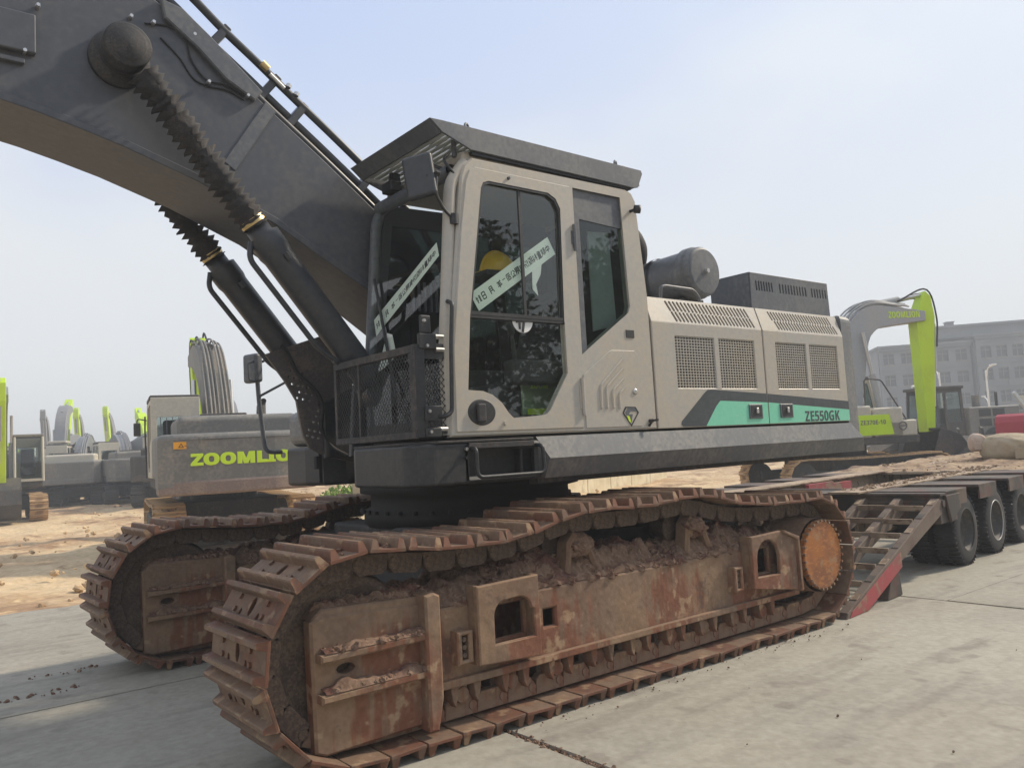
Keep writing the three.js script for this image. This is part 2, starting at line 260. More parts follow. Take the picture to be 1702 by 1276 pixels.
{
  const far = new THREE.PlaneGeometry(1600, 1600).rotateX(-Math.PI / 2).translate(0, -0.16, 0);
  struct('ground', far, std({ map: earthTex, roughness: 1 }));
  // worked earth near the machines: uneven sheet
  const g = new THREE.PlaneGeometry(110, 70, 440, 280).rotateX(-Math.PI / 2).translate(28, 0, -40.7), p = g.attributes.position;
  for (let i = 0; i < p.count; i++) {
    const x = p.getX(i), z = p.getZ(i), e = sstep(-5.7, -7.5, z);
    const h = (fbm(x / 40 + 3, z / 40 + 7, 24, 4, 681) - 0.5) * 0.22 + (fbm(x / 40 + 3, z / 40 + 7, 70, 3, 683) - 0.5) * 0.14;
    const rut = -0.05 * Math.pow(Math.abs(Math.sin((z + 0.25 * x) * 1.1 + 2 * fbm(x / 60, z / 60, 10, 2, 685))), 6);
    p.setY(i, -0.012 + e * (h + rut - 0.03));
  }
  g.computeVertexNormals(); struct('dirt_yard', g, M.earth);
  // concrete apron: slabs 5.03 m wide, joints along z at x = -1.2 + 5.03 n and along x
  const apron = new THREE.Group(); apron.name = 'concrete_apron'; apron.userData.kind = 'structure'; scene.add(apron);
  let n = 0;
  for (let i = -3; i < 9; i++) { const zs = i < 1 ? [-5.65, -0.85, 7.2, 12, 17, 22] : [-5.65, -0.85, 2.25, 7.2, 12, 17, 22]; for (let j = 0; j < zs.length - 1; j++) {
    const x0 = -1.2 + 5.03 * i, x1 = x0 + 5.03, gx = 0.022, w = (i === -1 || i === 0) ? 0.03 : 0.012;
    const zz1 = j === 0 ? zs[0] : zs[j], jag = (a) => 0.02 * (hash(Math.round(a * 40), i * 13 + j, 71) - 0.5);
    const pts = []; const N = 26;
    // jagged, chipped slab edge
    for (let k = 0; k <= N; k++) pts.push([mix(x0, x1, k / N), zz1 + 0.006 + Math.abs(jag(k)) * (j === 0 ? 9 : 0.5) - (j === 0 ? 0.35 * fbm(mix(x0, x1, k / N) / 40 + 1, 0.4, 24, 4, 73) : 0)]);
    const edge = (k, s) => w * 0.5 + Math.abs(jag(k * 3.1 + s)) * (i === 0 || i === -1 ? 1.6 : 0.5);
    const out = []; const a = pts;
    a[0][0] += edge(0, 1); a[N][0] -= edge(0, 2);
    for (const q of a) out.push(q);
    for (let k = 1; k < 24; k++) out.push([x1 - edge(k, 2), mix(zz1, zs[j + 1], k / 24)]);
    for (let k = N; k >= 0; k--) out.push([clamp(mix(x0, x1, k / N), x0 + edge(24, 1), x1 - edge(24, 2)), zs[j + 1] - 0.006 - Math.abs(jag(k + 7)) * 0.5]);
    for (let k = 23; k > 0; k--) out.push([x0 + edge(k, 1), mix(zz1, zs[j + 1], k / 24)]);
    const m = mesh('concrete_slab', planPrism(out, -0.12, 0), slabMats[(n++ * 7 + j) % 3], apron);
    m.userData.kind = 'structure'; m.position.y = -0.0015 * ((n * 37) % 5);
  } }
  struct('joint_filler', box(-17, 45, -0.15, -0.035, -5.5, 22), M.soil, apron).userData.kind = 'structure';
  // grit in the wide joint, crumbs and stones on the concrete
  const grit = []; for (let k = 0; k < 300; k++) grit.push(rock(rr(0.004, 0.014), k % 9).translate(-1.2 + rr(-0.03, 0.035), rr(-0.03, -0.005), rr(1.9, 3.6)));
  for (let k = 0; k < 90; k++) { const x = rr(-1.2, 2.5), z = 2.0 + 0.16 * Math.pow(rnd(), 2); grit.push(rock(0.002 + 0.006 * Math.pow(rnd(), 2), k % 9).translate(x, 0.004, z)); }
  for (let k = 0; k < 12; k++) grit.push(rock(rr(0.003, 0.009), k % 9).translate(rr(-3.6, 7), 0.004, rr(1.9, 4.4)));
  for (let k = 0; k < 46; k++) { const c = k % 3 ? [-3.2, -1.3] : [-2.9, -1.9]; grit.push(rock(0.004 + 0.016 * Math.pow(rnd(), 2), k % 9).translate(c[0] + rr(-0.25, 0.35), 0.002, c[1] + rr(-0.08, 0.08))); }
  tag(mesh('gravel', grit, M.soil, scene), 'loose grit and crumbs of earth on the grey concrete beside the near track', 'gravel', null, 'stuff');
  const cl = []; for (let k = 0; k < 900; k++) { const z = -6 - 34 * Math.pow(rnd(), 1.6), x = rr(-6, 14) + (-z - 6) * 0.35; cl.push(rock(0.012 + 0.06 * Math.pow(rnd(), 3), k % 9).translate(x, 0.0, z)); }
  tag(mesh('clods', cl, M.earth, scene), 'clods of dry orange earth strewn over the dirt yard', 'earth clods', null, 'stuff');
}

// ------------------------------------------------------------------ main excavator
const ex = thing('mining_excavator', 'large beige and dark grey excavator with a mint stripe, before the trailer ramp', 'excavator');

// --- crawler tracks
const ZT = 1.607;
function arc(cx, cy, r, a0, a1, n) { const o = []; for (let i = 0; i <= n; i++) { const a = mix(a0, a1, i / n); o.push([cx + r * Math.cos(a), cy + r * Math.sin(a)]); } return o; }
function trackLoop(sagY) { // traversed: bottom towards -x, up at the front, top towards +x
  const P = Math.PI; const top = sagY.slice(); const c = new THREE.CatmullRomCurve3(top.map((p) => new THREE.Vector3(p[0], p[1], 0)), false, 'centripetal');
  const pts = [[2.1, 0.072], [0, 0.072], [-2.05, 0.072], ...arc(-2.13, 0.6, 0.528, -P / 2, -1.5 * P, 26), ...c.getPoints(80).map((v) => [v.x, v.y]), ...arc(2.21, 0.575, 0.503, P * 0.45, -P / 2, 24)];
  return pts;
}
function samples(pts, N) {
  const seg = []; let L = 0; for (let i = 0; i < pts.length; i++) { const a = pts[i], b = pts[(i + 1) % pts.length], l = Math.hypot(b[0] - a[0], b[1] - a[1]); seg.push([a, b, L, l]); L += l; }
  const at = (s) => { s = ((s % L) + L) % L; for (const q of seg) if (s <= q[2] + q[3] && q[3] > 1e-6) { const t = (s - q[2]) / q[3]; return [mix(q[0][0], q[1][0], t), mix(q[0][1], q[1][1], t)]; } return pts[0]; };
  const o = []; for (let i = 0; i < N; i++) { const s = (i + 0.35) * L / N, h = L / N * 0.46, a = at(s - h), b = at(s + h); o.push({ x: (a[0] + b[0]) / 2, y: (a[1] + b[1]) / 2, a: Math.atan2(b[1] - a[1], b[0] - a[0]) }); }
  return { o, pitch: L / N };
}
function shoeGeo(p, w, gr, fine = true) {
  const hs = p / 2, out = [];
  if (fine) {
    const oval = (cx, cz, a, b) => arc(0, 0, 1, 0, Math.PI * 2 * 0.93, 13).map((q) => [cx + q[0] * a, cz + q[1] * b]);
    const pl = prism([[-hs + 0.004, -w / 2], [hs - 0.006, -w / 2], [hs - 0.006, w / 2], [-hs + 0.004, w / 2]], 0, 0.02, [oval(0.0, 0, 0.052, 0.028), oval(-hs * 0.45, 0.12, 0.03, 0.018), oval(-hs * 0.45, -0.12, 0.03, 0.018)], 0.003);
    out.push(pl.rotateX(-Math.PI / 2));
    for (const z of [-0.19, 0.19]) for (const s of [-0.035, 0.035]) out.push(cyl([s, 0.018, z], [s, 0.034, z], 0.017, 0.016, 6));
  } else out.push(new THREE.BoxGeometry(p - 0.012, 0.02, w).translate(0, 0.01, 0));
  for (const s of [-1, 1]) {
    const g = new THREE.ExtrudeGeometry(shape([[-0.026, 0], [0.026, 0], [0.0165, gr - 0.008], [0.011, gr], [-0.011, gr], [-0.0165, gr - 0.008]]), { depth: w, bevelEnabled: false }).translate(s * (hs - 0.034), 0.018, -w / 2);
    const q = g.attributes.position; for (let i = 0; i < q.count; i++) if (q.getY(i) > 0.04) q.setZ(i, q.getZ(i) * (1 - 0.03 / w));
    g.computeVertexNormals(); out.push(g);
  }
  return join(out);
}
function linkGeo(p, zoff, h, t) {
  const out = [];
  for (const s of [-1, 1]) {
    out.push(prism([[-p * 0.56, -0.02], [-p * 0.5, -h * 0.75], [-p * 0.38, -h], [p * 0.3, -h], [p * 0.42, -h * 0.8], [p * 0.46, -0.02]], s * zoff - t / 2, s * zoff + t / 2, [], 0.004));
    out.push(cyl([-p * 0.4, -h * 0.55, s * (zoff + t / 2)], [-p * 0.4, -h * 0.55, s * (zoff + t / 2 + 0.006)], 0.03, 0.028, 10));
  }
  out.push(cyl([-p * 0.4, -h * 0.55, -zoff], [-p * 0.4, -h * 0.55, zoff], 0.034, 0.034, 8)); return join(out);
}
const sag = [[-2.13, 1.128], [-1.9, 1.122], [-1.5, 1.085], [-1.1, 1.09], [-0.82, 1.13], [-0.6, 1.19], [-0.34, 1.197], [0.12, 1.185], [0.65, 1.21], [0.85, 1.19], [1.07, 1.13], [1.5, 1.078], [2.0, 1.062], [2.29, 1.068]];
const loop = samples(trackLoop(sag), 52);
const shoeG = shoeGeo(loop.pitch, 0.755, 0.056), linkG = linkGeo(loop.pitch, 0.16, 0.135, 0.06);

function undercarriage(name, zc, full) {
  const tr = sub(name, ex); tr.position.z = zc;
  loop.o.forEach((q, i) => {
    const s = share('track_shoe', shoeG, M.shoe[(i * 7) % 3], tr); s.position.set(q.x, q.y, 0); s.rotation.z = q.a + (hash(i, 3, 5) - 0.5) * 0.09; s.rotation.y = (hash(i, 5, 9) - 0.5) * 0.012; s.position.z = (hash(i, 8, 2) - 0.5) * 0.018;
    const l = share('track_link', linkG, q.y < 0.2 ? M.frame : M.link, tr); l.position.set(q.x, q.y, 0); l.rotation.z = q.a;
  });
  const Z = (z) => z - ZT; // details below are written at the world z of the near track
  const F = [];
  // main beam with a slot cut through its side, sloping shoulder
  F.push(prism([[-1.66, 0.33], [2.02, 0.33], [2.02, 0.36], [2.02, 0.66], [1.9, 0.745], [-1.62, 0.745]], Z(1.80), Z(1.85), [[[-0.79, 0.505], [-0.69, 0.505], [-0.69, 0.615], [-0.79, 0.615]], [[-1.25, 0.5], [-0.95, 0.5], [-0.95, 0.7], [-1.25, 0.7]], [[1.36, 0.53], [1.64, 0.53], [1.64, 0.72], [1.36, 0.72]]], 0.012));
  F.push(prism([[-1.66, 0.33], [1.95, 0.33], [1.95, 0.745], [-1.62, 0.745]], Z(1.36), Z(1.40), [], 0.01), box(-1.66, 1.95, 0.72, 0.745, Z(1.40), Z(1.80)), box(-1.66, 1.95, 0.33, 0.36, Z(1.40), Z(1.80)));
  F.push(box(-1.63, 2.0, 0.295, 0.34, Z(1.50), Z(1.885), 0.008));
  const frame = mesh('track_frame', F, M.frame, tr);
  // idler guard block with two ribs, a slot and an end plate
  const G = [];
  G.push(prism([[-2.36, 0.14], [-2.30, 0.115], [-1.72, 0.13], [-1.66, 0.3], [-1.66, 0.8], [-2.3, 0.83], [-2.37, 0.8]], Z(1.76), Z(1.855), [arc(-2.17, 0.535, 1, 0, 6, 12).map((q) => [-2.17 + (q[0] + 2.17) * 0.055, 0.535 + (q[1] - 0.535) * 0.028])], 0.014));
  G.push(prism([[-2.36, 0.81], [-1.66, 0.79], [-1.66, 0.835], [-2.3, 0.86]], Z(1.42), Z(1.845), [], 0.01));
  mesh('idler_guard', G, M.frame, tr);
  for (const y of [0.628, 0.425]) mesh('rib', prism([[-2.345, y - 0.022], [-1.66, y - 0.022], [-1.66, y + 0.022], [-2.345, y + 0.022]].map((p, i) => [p[0], p[1] - (p[0] < -2 ? 0.008 : 0)]), Z(1.84), Z(1.925), [], 0.01), M.frame, tr);
  mesh('end_plate', prism([[-1.72, 0.11], [-1.66, 0.105], [-1.62, 0.28], [-1.62, 0.84], [-1.66, 0.86], [-1.72, 0.85]], Z(1.70), Z(1.94), [], 0.012), M.frame, tr);
  mesh('yoke', [box(-2.30, -1.7, 0.45, 0.75, Z(1.42), Z(1.52), 0.02), box(-2.30, -1.7, 0.47, 0.72, Z(1.70), Z(1.745), 0.01)], M.frame, tr);
  mesh('idler_wheel', lathe([[0.001, 0], [0.12, 0], [0.13, 0.1], [0.34, 0.14], [0.37, 0.02], [0.415, 0.02], [0.43, 0.06], [0.43, 0.3], [0.452, 0.34], [0.452, 0.66], [0.43, 0.7], [0.43, 0.94], [0.415, 0.98], [0.37, 0.98], [0.34, 0.86], [0.13, 0.9], [0.12, 1], [0.001, 1]], [-2.13, 0.585, Z(1.46)], [-2.13, 0.585, Z(1.755)], 40), M.link, tr);
  // climbing steps: boxes with an arched opening
  const stepBox = (pts, hole, zo) => {
    const x0 = pts[0][0], b = []; b.push(prism(pts, Z(zo - 0.035), Z(zo), [hole], 0.008));
    b.push(prism([[x0, pts[0][1]], [x0 + 0.03, pts[0][1]], [x0 + 0.03, pts[pts.length - 1][1]], [x0, pts[pts.length - 1][1]]], Z(1.84), Z(zo - 0.03), [], 0.004));
    const x1 = pts[1][0]; b.push(box(x1 - 0.03, x1, pts[1][1], pts[2][1], Z(1.84), Z(zo - 0.03)));
    b.push(box(x0 + 0.03, x1 - 0.03, pts[0][1] + 0.002, pts[0][1] + 0.03, Z(1.84), Z(zo - 0.03)));
    mesh('step_box', b, M.frame, tr);
  };
  stepBox([[-1.375, 0.40], [-0.905, 0.372], [-0.905, 0.862], [-1.375, 0.852]], [[-1.255, 0.50], [-0.95, 0.50], [-0.95, 0.66], ...arc(-1.06, 0.66, 0.09, 0.1, 1.6, 5).map((q) => [q[0], q[1]]), ...arc(-1.17, 0.66, 0.085, 1.6, 3.1, 5)], 1.955);
  stepBox([[1.285, 0.445], [1.885, 0.355], [1.885, 0.79], [1.68, 0.858], [1.285, 0.848]], [[1.345, 0.53], [1.64, 0.52], [1.645, 0.66], ...arc(1.495, 0.66, 0.145, 0.15, 3.0, 9)], 1.955);
  mesh('rim_plate', prism([[1.70, 0.865], [1.73, 0.85], [1.905, 0.79], [1.915, 0.35], [1.885, 0.35], [1.875, 0.77], [1.70, 0.84]], Z(1.90), Z(1.985), [], 0.005), M.frame, tr);
  for (const [x, y] of [[-1.45, 0.515], [1.145, 0.54]]) {
    const b = sub('chain_block', tr);
    mesh('housing', prism([[x - 0.055, y - 0.095], [x + 0.055, y - 0.09], [x + 0.055, y + 0.09], [x - 0.055, y + 0.095]], Z(1.84), Z(1.925), [[[x - 0.022, y - 0.07], [x + 0.022, y - 0.07], [x + 0.022, y + 0.07], [x - 0.022, y + 0.07]]], 0.008), M.frame, b);
    for (const k of [-0.045, 0, 0.045]) mesh('bolt', cyl([x, y + k, Z(1.85)], [x, y + k, Z(1.91)], 0.017, 0.015, 8), M.link, b);
  }
  // bottom rollers, their hanger plates and the guard strip
  for (let k = 0; k < 9; k++) {
    const x = -1.42 + k * 0.372;
    mesh('track_roller', lathe([[0.001, 0], [0.05, 0], [0.055, 0.07], [0.115, 0.1], [0.115, 0.2], [0.095, 0.24], [0.095, 0.76], [0.115, 0.8], [0.115, 0.9], [0.055, 0.93], [0.05, 1], [0.001, 1]], [x, 0.225, Z(1.42)], [x, 0.225, Z(1.80)], 18), M.link, tr);
    for (const s of [-0.085, 0.075]) mesh('roller_hanger', prism([[x + s - 0.02, 0.3], [x + s + 0.04, 0.3], [x + s + 0.03, 0.24], [x + s + 0.012, 0.175], [x + s - 0.008, 0.21]], Z(1.70), Z(1.86), [], 0.004), M.frame, tr);
    mesh('roller_cap', [cyl([x, 0.225, Z(1.79)], [x, 0.225, Z(1.825)], 0.05, 0.045, 12), box(x - 0.04, x + 0.04, 0.23, 0.30, Z(1.76), Z(1.815), 0.006)], M.frame, tr);
  }
  // carrier rollers on arched stands
  for (const x of [-0.42, 0.80]) {
    const c = sub('carrier_roller', tr);
    mesh('roller', lathe([[0.001, 0], [0.07, 0], [0.075, 0.2], [0.095, 0.25], [0.095, 0.78], [0.125, 0.82], [0.125, 0.94], [0.05, 0.98], [0.001, 1]], [x - 0.03, 0.965, Z(1.40)], [x - 0.03, 0.965, Z(1.64)], 22), M.link, c);
    mesh('stand', [prism([[x - 0.12, 0.73], [x - 0.07, 0.73], [x - 0.045, 0.895], [x + 0.11, 0.905], [x + 0.185, 0.74], [x + 0.235, 0.74], [x + 0.15, 0.935], [x + 0.115, 1.0], [x + 0.05, 1.05], [x - 0.02, 1.06], [x - 0.08, 1.0]], Z(1.67), Z(1.80), [], 0.018), box(x - 0.09, x + 0.11, 0.73, 0.9, Z(1.46), Z(1.60), 0.02)], M.frame, c);
    { const g = new THREE.SphereGeometry(0.074, 36, 24), p = g.attributes.position; for (let i = 0; i < p.count; i++) { const k = 0.55 + 1.0 * fbm(p.getX(i) * 2 + 0.5 + x, p.getY(i) * 2 + 0.5 + p.getZ(i), 26, 4, 733); p.setXYZ(i, p.getX(i) * k * 1.35 + x + 0.035, p.getY(i) * k + 0.975, p.getZ(i) * k + Z(1.77)); } g.computeVertexNormals(); mesh('caked_mud', g, M.soil, c); }
  }
  // sprocket and final drive
  const T = []; for (let i = 0; i < 21; i++) { const a = i / 21 * Math.PI * 2, w = 0.055; T.push([2.21 + Math.cos(a - w) * 0.37, 0.575 + Math.sin(a - w) * 0.37], [2.21 + Math.cos(a) * 0.425, 0.575 + Math.sin(a) * 0.425], [2.21 + Math.cos(a + w) * 0.37, 0.575 + Math.sin(a + w) * 0.37]); }
  mesh('sprocket', prism(T, Z(1.57), Z(1.645), [], 0.006), M.link, tr);
  mesh('final_drive', lathe([[0.33, 0], [0.33, 0.5], [0.315, 0.55], [0.31, 1]], [2.27, 0.59, Z(1.62)], [2.27, 0.59, Z(1.915)], 40), M.frame, tr);
  const hubG = []; for (let i = 0; i < 120; i++) { const a = i / 120 * Math.PI * 2, r = 0.283 + 0.012 * Math.abs(Math.sin(a * 15)); hubG.push([2.29 + Math.cos(a) * r, 0.592 + Math.sin(a) * r]); }
  mesh('hub_cover', prism(hubG, Z(1.90), Z(1.952), [], 0.008), M.hub, tr);
  for (let i = 0; i < 30; i++) { const a = (i + 0.5) / 30 * Math.PI * 2; const b = mesh('hub_bolt', cyl([2.29 + Math.cos(a) * 0.288, 0.592 + Math.sin(a) * 0.288, Z(1.93)], [2.29 + Math.cos(a) * 0.288, 0.592 + Math.sin(a) * 0.288, Z(1.965)], 0.013, 0.012, 7), M.frame, tr); }
  return tr;
}
undercarriage('near_track', ZT);
undercarriage('far_track', -ZT);
ex.children.forEach((c) => { c.name = 'crawler_track'; });

// centre frame and slewing ring
mesh('centre_frame', [planPrism([[-1.0, -1.3], [-1.0, 1.3], [-0.55, 1.3], [0.2, 0.85], [0.85, 1.3], [1.25, 1.3], [1.25, -1.3], [0.85, -1.3], [0.2, -0.85], [-0.55, -1.3]], 0.5, 0.98, [], 0.03), box(-0.9, 1.1, 0.9, 1.08, -0.85, 0.85, 0.03)], M.blackDust, ex);
mesh('slewing_ring', lathe([[0.001, 0], [0.92, 0], [0.92, 0.35], [0.86, 0.4], [0.86, 0.7], [0.95, 0.75], [0.95, 1], [0.001, 1]], [0, 1.06, 0], [0, 1.425, 0], 48), M.greaseInShade, ex);
for (let k = 0; k < 40; k++) { const a = k / 40 * Math.PI * 2; mesh('ring_bolt', cyl([Math.cos(a) * 0.935, 1.17, Math.sin(a) * 0.935], [Math.cos(a) * 0.935, 1.2, Math.sin(a) * 0.935], 0.02, 0.018, 6), M.greaseInShade, ex); }

// dried mud heaped on the track frames
function mudHeap(zc, label) {
  const g = new THREE.PlaneGeometry(3.75, 0.48, 260, 40).rotateX(-Math.PI / 2).translate(0.07, 0, 0), p = g.attributes.position;
  for (let i = 0; i < p.count; i++) {
    const x = p.getX(i), z = p.getZ(i) + 1.6, u = (x + 2) / 8, v = z / 8;
    const prof = 0.035 + 0.13 * Math.exp(-Math.pow((x + 0.75) / 0.55, 2)) + 0.11 * Math.exp(-Math.pow((x - 0.15) / 0.35, 2)) + 0.10 * Math.exp(-Math.pow((x - 1.2) / 0.5, 2));
    const back = sstep(1.84, 1.68, z), lump = fbm(u, v, 70, 4, 711);
    p.setY(i, 0.742 + Math.max(-0.02, prof * (0.25 + 0.9 * back) * (0.45 + 1.1 * fbm(u, v, 26, 3, 713)) + (lump - 0.5) * 0.13 * (0.4 + back)));
    if (z > 1.83) p.setY(i, Math.min(p.getY(i), 0.75));
  }
  g.computeVertexNormals(); const out = [g.toNonIndexed().translate(0, 0, 1.6)];
  for (let k = 0; k < 1500; k++) { const x = k % 4 ? rr(-1.5, 1.9) : rr(-2.3, -1.6), z = 1.42 + 0.42 * Math.pow(rnd(), 0.8), pr = 0.03 + 0.12 * Math.exp(-Math.pow((x + 0.75) / 0.55, 2)) + 0.10 * Math.exp(-Math.pow((x - 0.15) / 0.35, 2)) + 0.09 * Math.exp(-Math.pow((x - 1.2) / 0.5, 2)); out.push(rock(0.01 + 0.045 * Math.pow(rnd(), 1.6), k % 11).translate(x, (x < -1.6 ? 0.845 : 0.745) + (x < -1.6 ? 0 : pr * sstep(1.85, 1.66, z) * rr(0.5, 1.15)), Math.min(z, x < -1.6 ? 1.76 : 1.82))); }
  for (const y of [0.649, 0.446]) { const q = new THREE.PlaneGeometry(0.66, 0.075, 120, 16).rotateX(-Math.PI / 2), p2 = q.attributes.position; for (let i = 0; i < p2.count; i++) { const x = p2.getX(i) - 1.99, z = p2.getZ(i) + 1.887, e = sstep(1.924, 1.895, z); p2.setXYZ(i, x, y + e * 0.075 * Math.pow(fbm((x + 3) / 8, z / 8 + y, 60, 4, 741), 1.5) * sstep(0.35, 0.6, fbm((x + 3) / 8, y, 24, 2, 743) + 0.12) - 0.004 * (1 - e), z); } q.computeVertexNormals(); out.push(q); }
  for (let k = 0; k < 110; k++) { const y = k % 2 ? 0.652 : 0.449; out.push(rock(rr(0.006, 0.028), k % 11).translate(rr(-2.3, -1.68), y, rr(1.86, 1.915))); }
  // crumbs caught on the shoes of the upper run
  loop.o.forEach((q, i) => { if (Math.abs(q.a) < 0.45) for (let k = 0; k < 9; k++) out.push(rock(rr(0.008, 0.028), k).translate(q.x + rr(-0.06, 0.06), q.y + 0.024, ZT + rr(-0.3, 0.3))); });
  const m = mesh('dried_mud', out, M.soil, scene); m.name = numbered('dried_mud'); m.position.z = zc - ZT; return tag(m, label, 'mud', null, 'stuff');
}
mudHeap(ZT, 'crumbly dried mud heaped along the top of the near rusty track frame');
mudHeap(-ZT, 'crumbly dried mud lying on the shaded far track frame');

// --- upper structure: deck, skirt, front step box
mesh('deck', [box(-0.6, 3.7, 1.43, 1.70, -1.48, 1.47, 0.02), box(-0.85, -0.6, 1.45, 1.66, -0.5, 0.45, 0.02)], M.black, ex);
{
  const q = xPrism([[1.47, 1.716], [1.548, 1.716], [1.60, 1.562], [1.592, 1.55], [1.53, 1.425], [1.47, 1.425]], -0.52, 3.65), p = q.attributes.position;
  for (let i = 0; i < p.count; i++) { const y = p.getY(i); p.setX(i, p.getX(i) > 3 ? 3.65 + (1.716 - y) * 0.9 : -0.52 + (y > 1.6 ? 0 : 0.08)); }
  q.computeVertexNormals(); mesh('side_skirt', q, M.skirt, ex);
}
for (const x of [1.05, 2.25]) mesh('skirt_seam', box(x - 0.004, x + 0.004, 1.425, 1.545, 1.50, 1.532), M.black, ex);
mesh('underside_channel', box(-0.45, 3.6, 1.385, 1.43, 1.36, 1.46, 0.006), M.blackDust, ex);
{
  const sb = sub('step_box', ex);
  const recess = [[-1.10, 1.475], [-0.545, 1.475], [-0.545, 1.64], [-1.10, 1.645]];
  mesh('box_shell', [planPrism([[-1.50, 0.74], [-1.52, 0.80], ...arc(-1.36, 1.412, 0.16, Math.PI, Math.PI / 2, 12), [-1.115, 1.572], [-1.115, 0.74]], 1.43, 1.70, [], 0.02, 3), prism([[-1.16, 1.43], [-0.56, 1.425], [-0.49, 1.44], [-0.43, 1.565], [-0.50, 1.69], [-1.16, 1.70]], 1.50, 1.572, [recess], 0.02), box(-1.13, -0.52, 1.45, 1.69, 0.74, 1.40, 0.02)], M.black, sb);
  mesh('tread_plate', planPrism([[-1.50, 0.74], [-1.52, 1.40], [-1.46, 1.51], [-1.35, 1.585], [-0.57, 1.585], [-0.57, 0.74]], 1.698, 1.714, [], 0.003), M.blackDust, sb);
  mesh('grab_handle', tube([[-1.10, 1.66, 1.57], [-1.10, 1.655, 1.64], [-1.10, 1.47, 1.64], [-0.53, 1.468, 1.64], [-0.54, 1.655, 1.64], [-0.545, 1.66, 1.57]], 0.0135, 90, 10, 0.05), M.black, sb);
  mesh('bolt', bolt([-1.135, 1.655, 1.57], [0, 0, 1], 0.014, 0.02), M.steel, sb);
  mesh('bolt', bolt([-1.135, 1.60, 1.57], [0, 0, 1], 0.012, 0.014), M.black, sb);
  mesh('edge_strip', box(-1.12, -0.57, 1.655, 1.692, 1.574, 1.592, 0.004), M.blackDust, sb);
}

// --- cab
const cab = sub('cab', ex);
const sideOut = [[-1.225, 1.735], [-1.205, 2.3], [-1.085, 3.2], [-1.045, 3.48], [-1.01, 3.57], [-0.94, 3.63], [0.56, 3.645], [0.63, 3.625], [0.672, 3.56], [0.74, 2.8], [0.748, 1.735]];
const doorHole = [[-1.196, 1.752], [-1.188, 2.3], [-1.075, 3.15], [-1.02, 3.46], [-0.985, 3.545], [-0.93, 3.575], [-0.045, 3.577], [-0.045, 1.752]];
const quarter = [[-0.032, 2.29], [-0.032, 3.577], [0.50, 3.578], [0.535, 2.70], [0.51, 2.64]];
mesh('cab_side', prism(sideOut, 1.485, 1.545, [doorHole, quarter], 0.012), M.beige, cab);
mesh('cab_roof', [box(-0.99, 0.64, 3.60, 3.69, 0.46, 1.50, 0.03)], M.beige, cab);
mesh('rear_wall', prism([[0.62, 3.62], [0.665, 3.56], [0.735, 2.8], [0.742, 1.74], [0.70, 1.74], [0.69, 2.8]], 0.46, 1.49, [], 0.006), M.beige, cab);
mesh('rear_lining', box(0.60, 0.64, 1.75, 3.55, 0.5, 1.46), M.interior, cab);
mesh('cab_floor', box(-1.2, 0.72, 1.72, 1.78, 0.47, 1.49, 0.01), M.interior, cab);
// right-hand wall: frame and window
mesh('far_side', prism([[-1.21, 1.735], [-1.2, 2.3], [-1.02, 3.57], [0.62, 3.62], [0.73, 2.8], [0.735, 1.735]], 0.455, 0.495, [[[-1.12, 1.95], [-1.12, 2.35], [-0.97, 3.42], [0.0, 3.45], [0.05, 2.3], [-0.1, 1.95]], [[0.13, 2.45], [0.1, 3.4], [0.5, 3.42], [0.57, 2.6]]], 0.008), M.interior, cab);
mesh('window', [prism([[-1.13, 1.94], [-1.13, 2.35], [-0.98, 3.43], [0.01, 3.46], [0.06, 2.3], [-0.09, 1.94]], 0.472, 0.476, [], 0), prism([[0.12, 2.44], [0.09, 3.41], [0.51, 3.43], [0.58, 2.59]], 0.472, 0.476, [], 0)], M.glassSkyDimmed, cab);
// front pillars and windscreen
const fx = (y) => -1.235 + clamp((y - 2.3) / 1.25) * 0.115; // front plane
for (const z of [0.49, 1.492]) mesh('front_pillar', tube([[fx(1.75) + 0.03, 1.75, z], [fx(2.3) + 0.03, 2.3, z], [fx(3.45) + 0.03, 3.45, z], [-0.97, 3.60, z]], 0.042, 40, 12, 0.12), z < 1 ? M.guard : M.beige, cab);
mesh('front_header', tube([[-1.07, 3.53, 0.49], [-1.07, 3.53, 1.48]], 0.05, 8, 10), M.guard, cab);
mesh('front_apron', box(-1.25, -1.2, 1.74, 1.86, 0.5, 1.48, 0.01), M.black, cab);
mesh('windscreen', (() => { const g = new THREE.BufferGeometry(), q = [[fx(1.86), 1.86], [fx(2.3), 2.3], [fx(3.5), 3.5]], v = []; for (let i = 0; i < 2; i++) { const a = q[i], b = q[i + 1], A = [a[0], a[1], 1.47], B = [a[0], a[1], 0.51], C = [b[0], b[1], 0.51], D = [b[0], b[1], 1.47]; v.push(...A, ...C, ...B, ...A, ...D, ...C); } g.setAttribute('position', new THREE.Float32BufferAttribute(v, 3)); g.computeVertexNormals(); return g; })(), M.glass, cab);
// wiper and sun visor
mesh('wiper', bar([fx(2.0) - 0.03, 2.05, 0.95], [fx(3.0) - 0.03, 2.95, 0.6], 0.015, 0.02, [1, 0, 0]), M.black, cab);
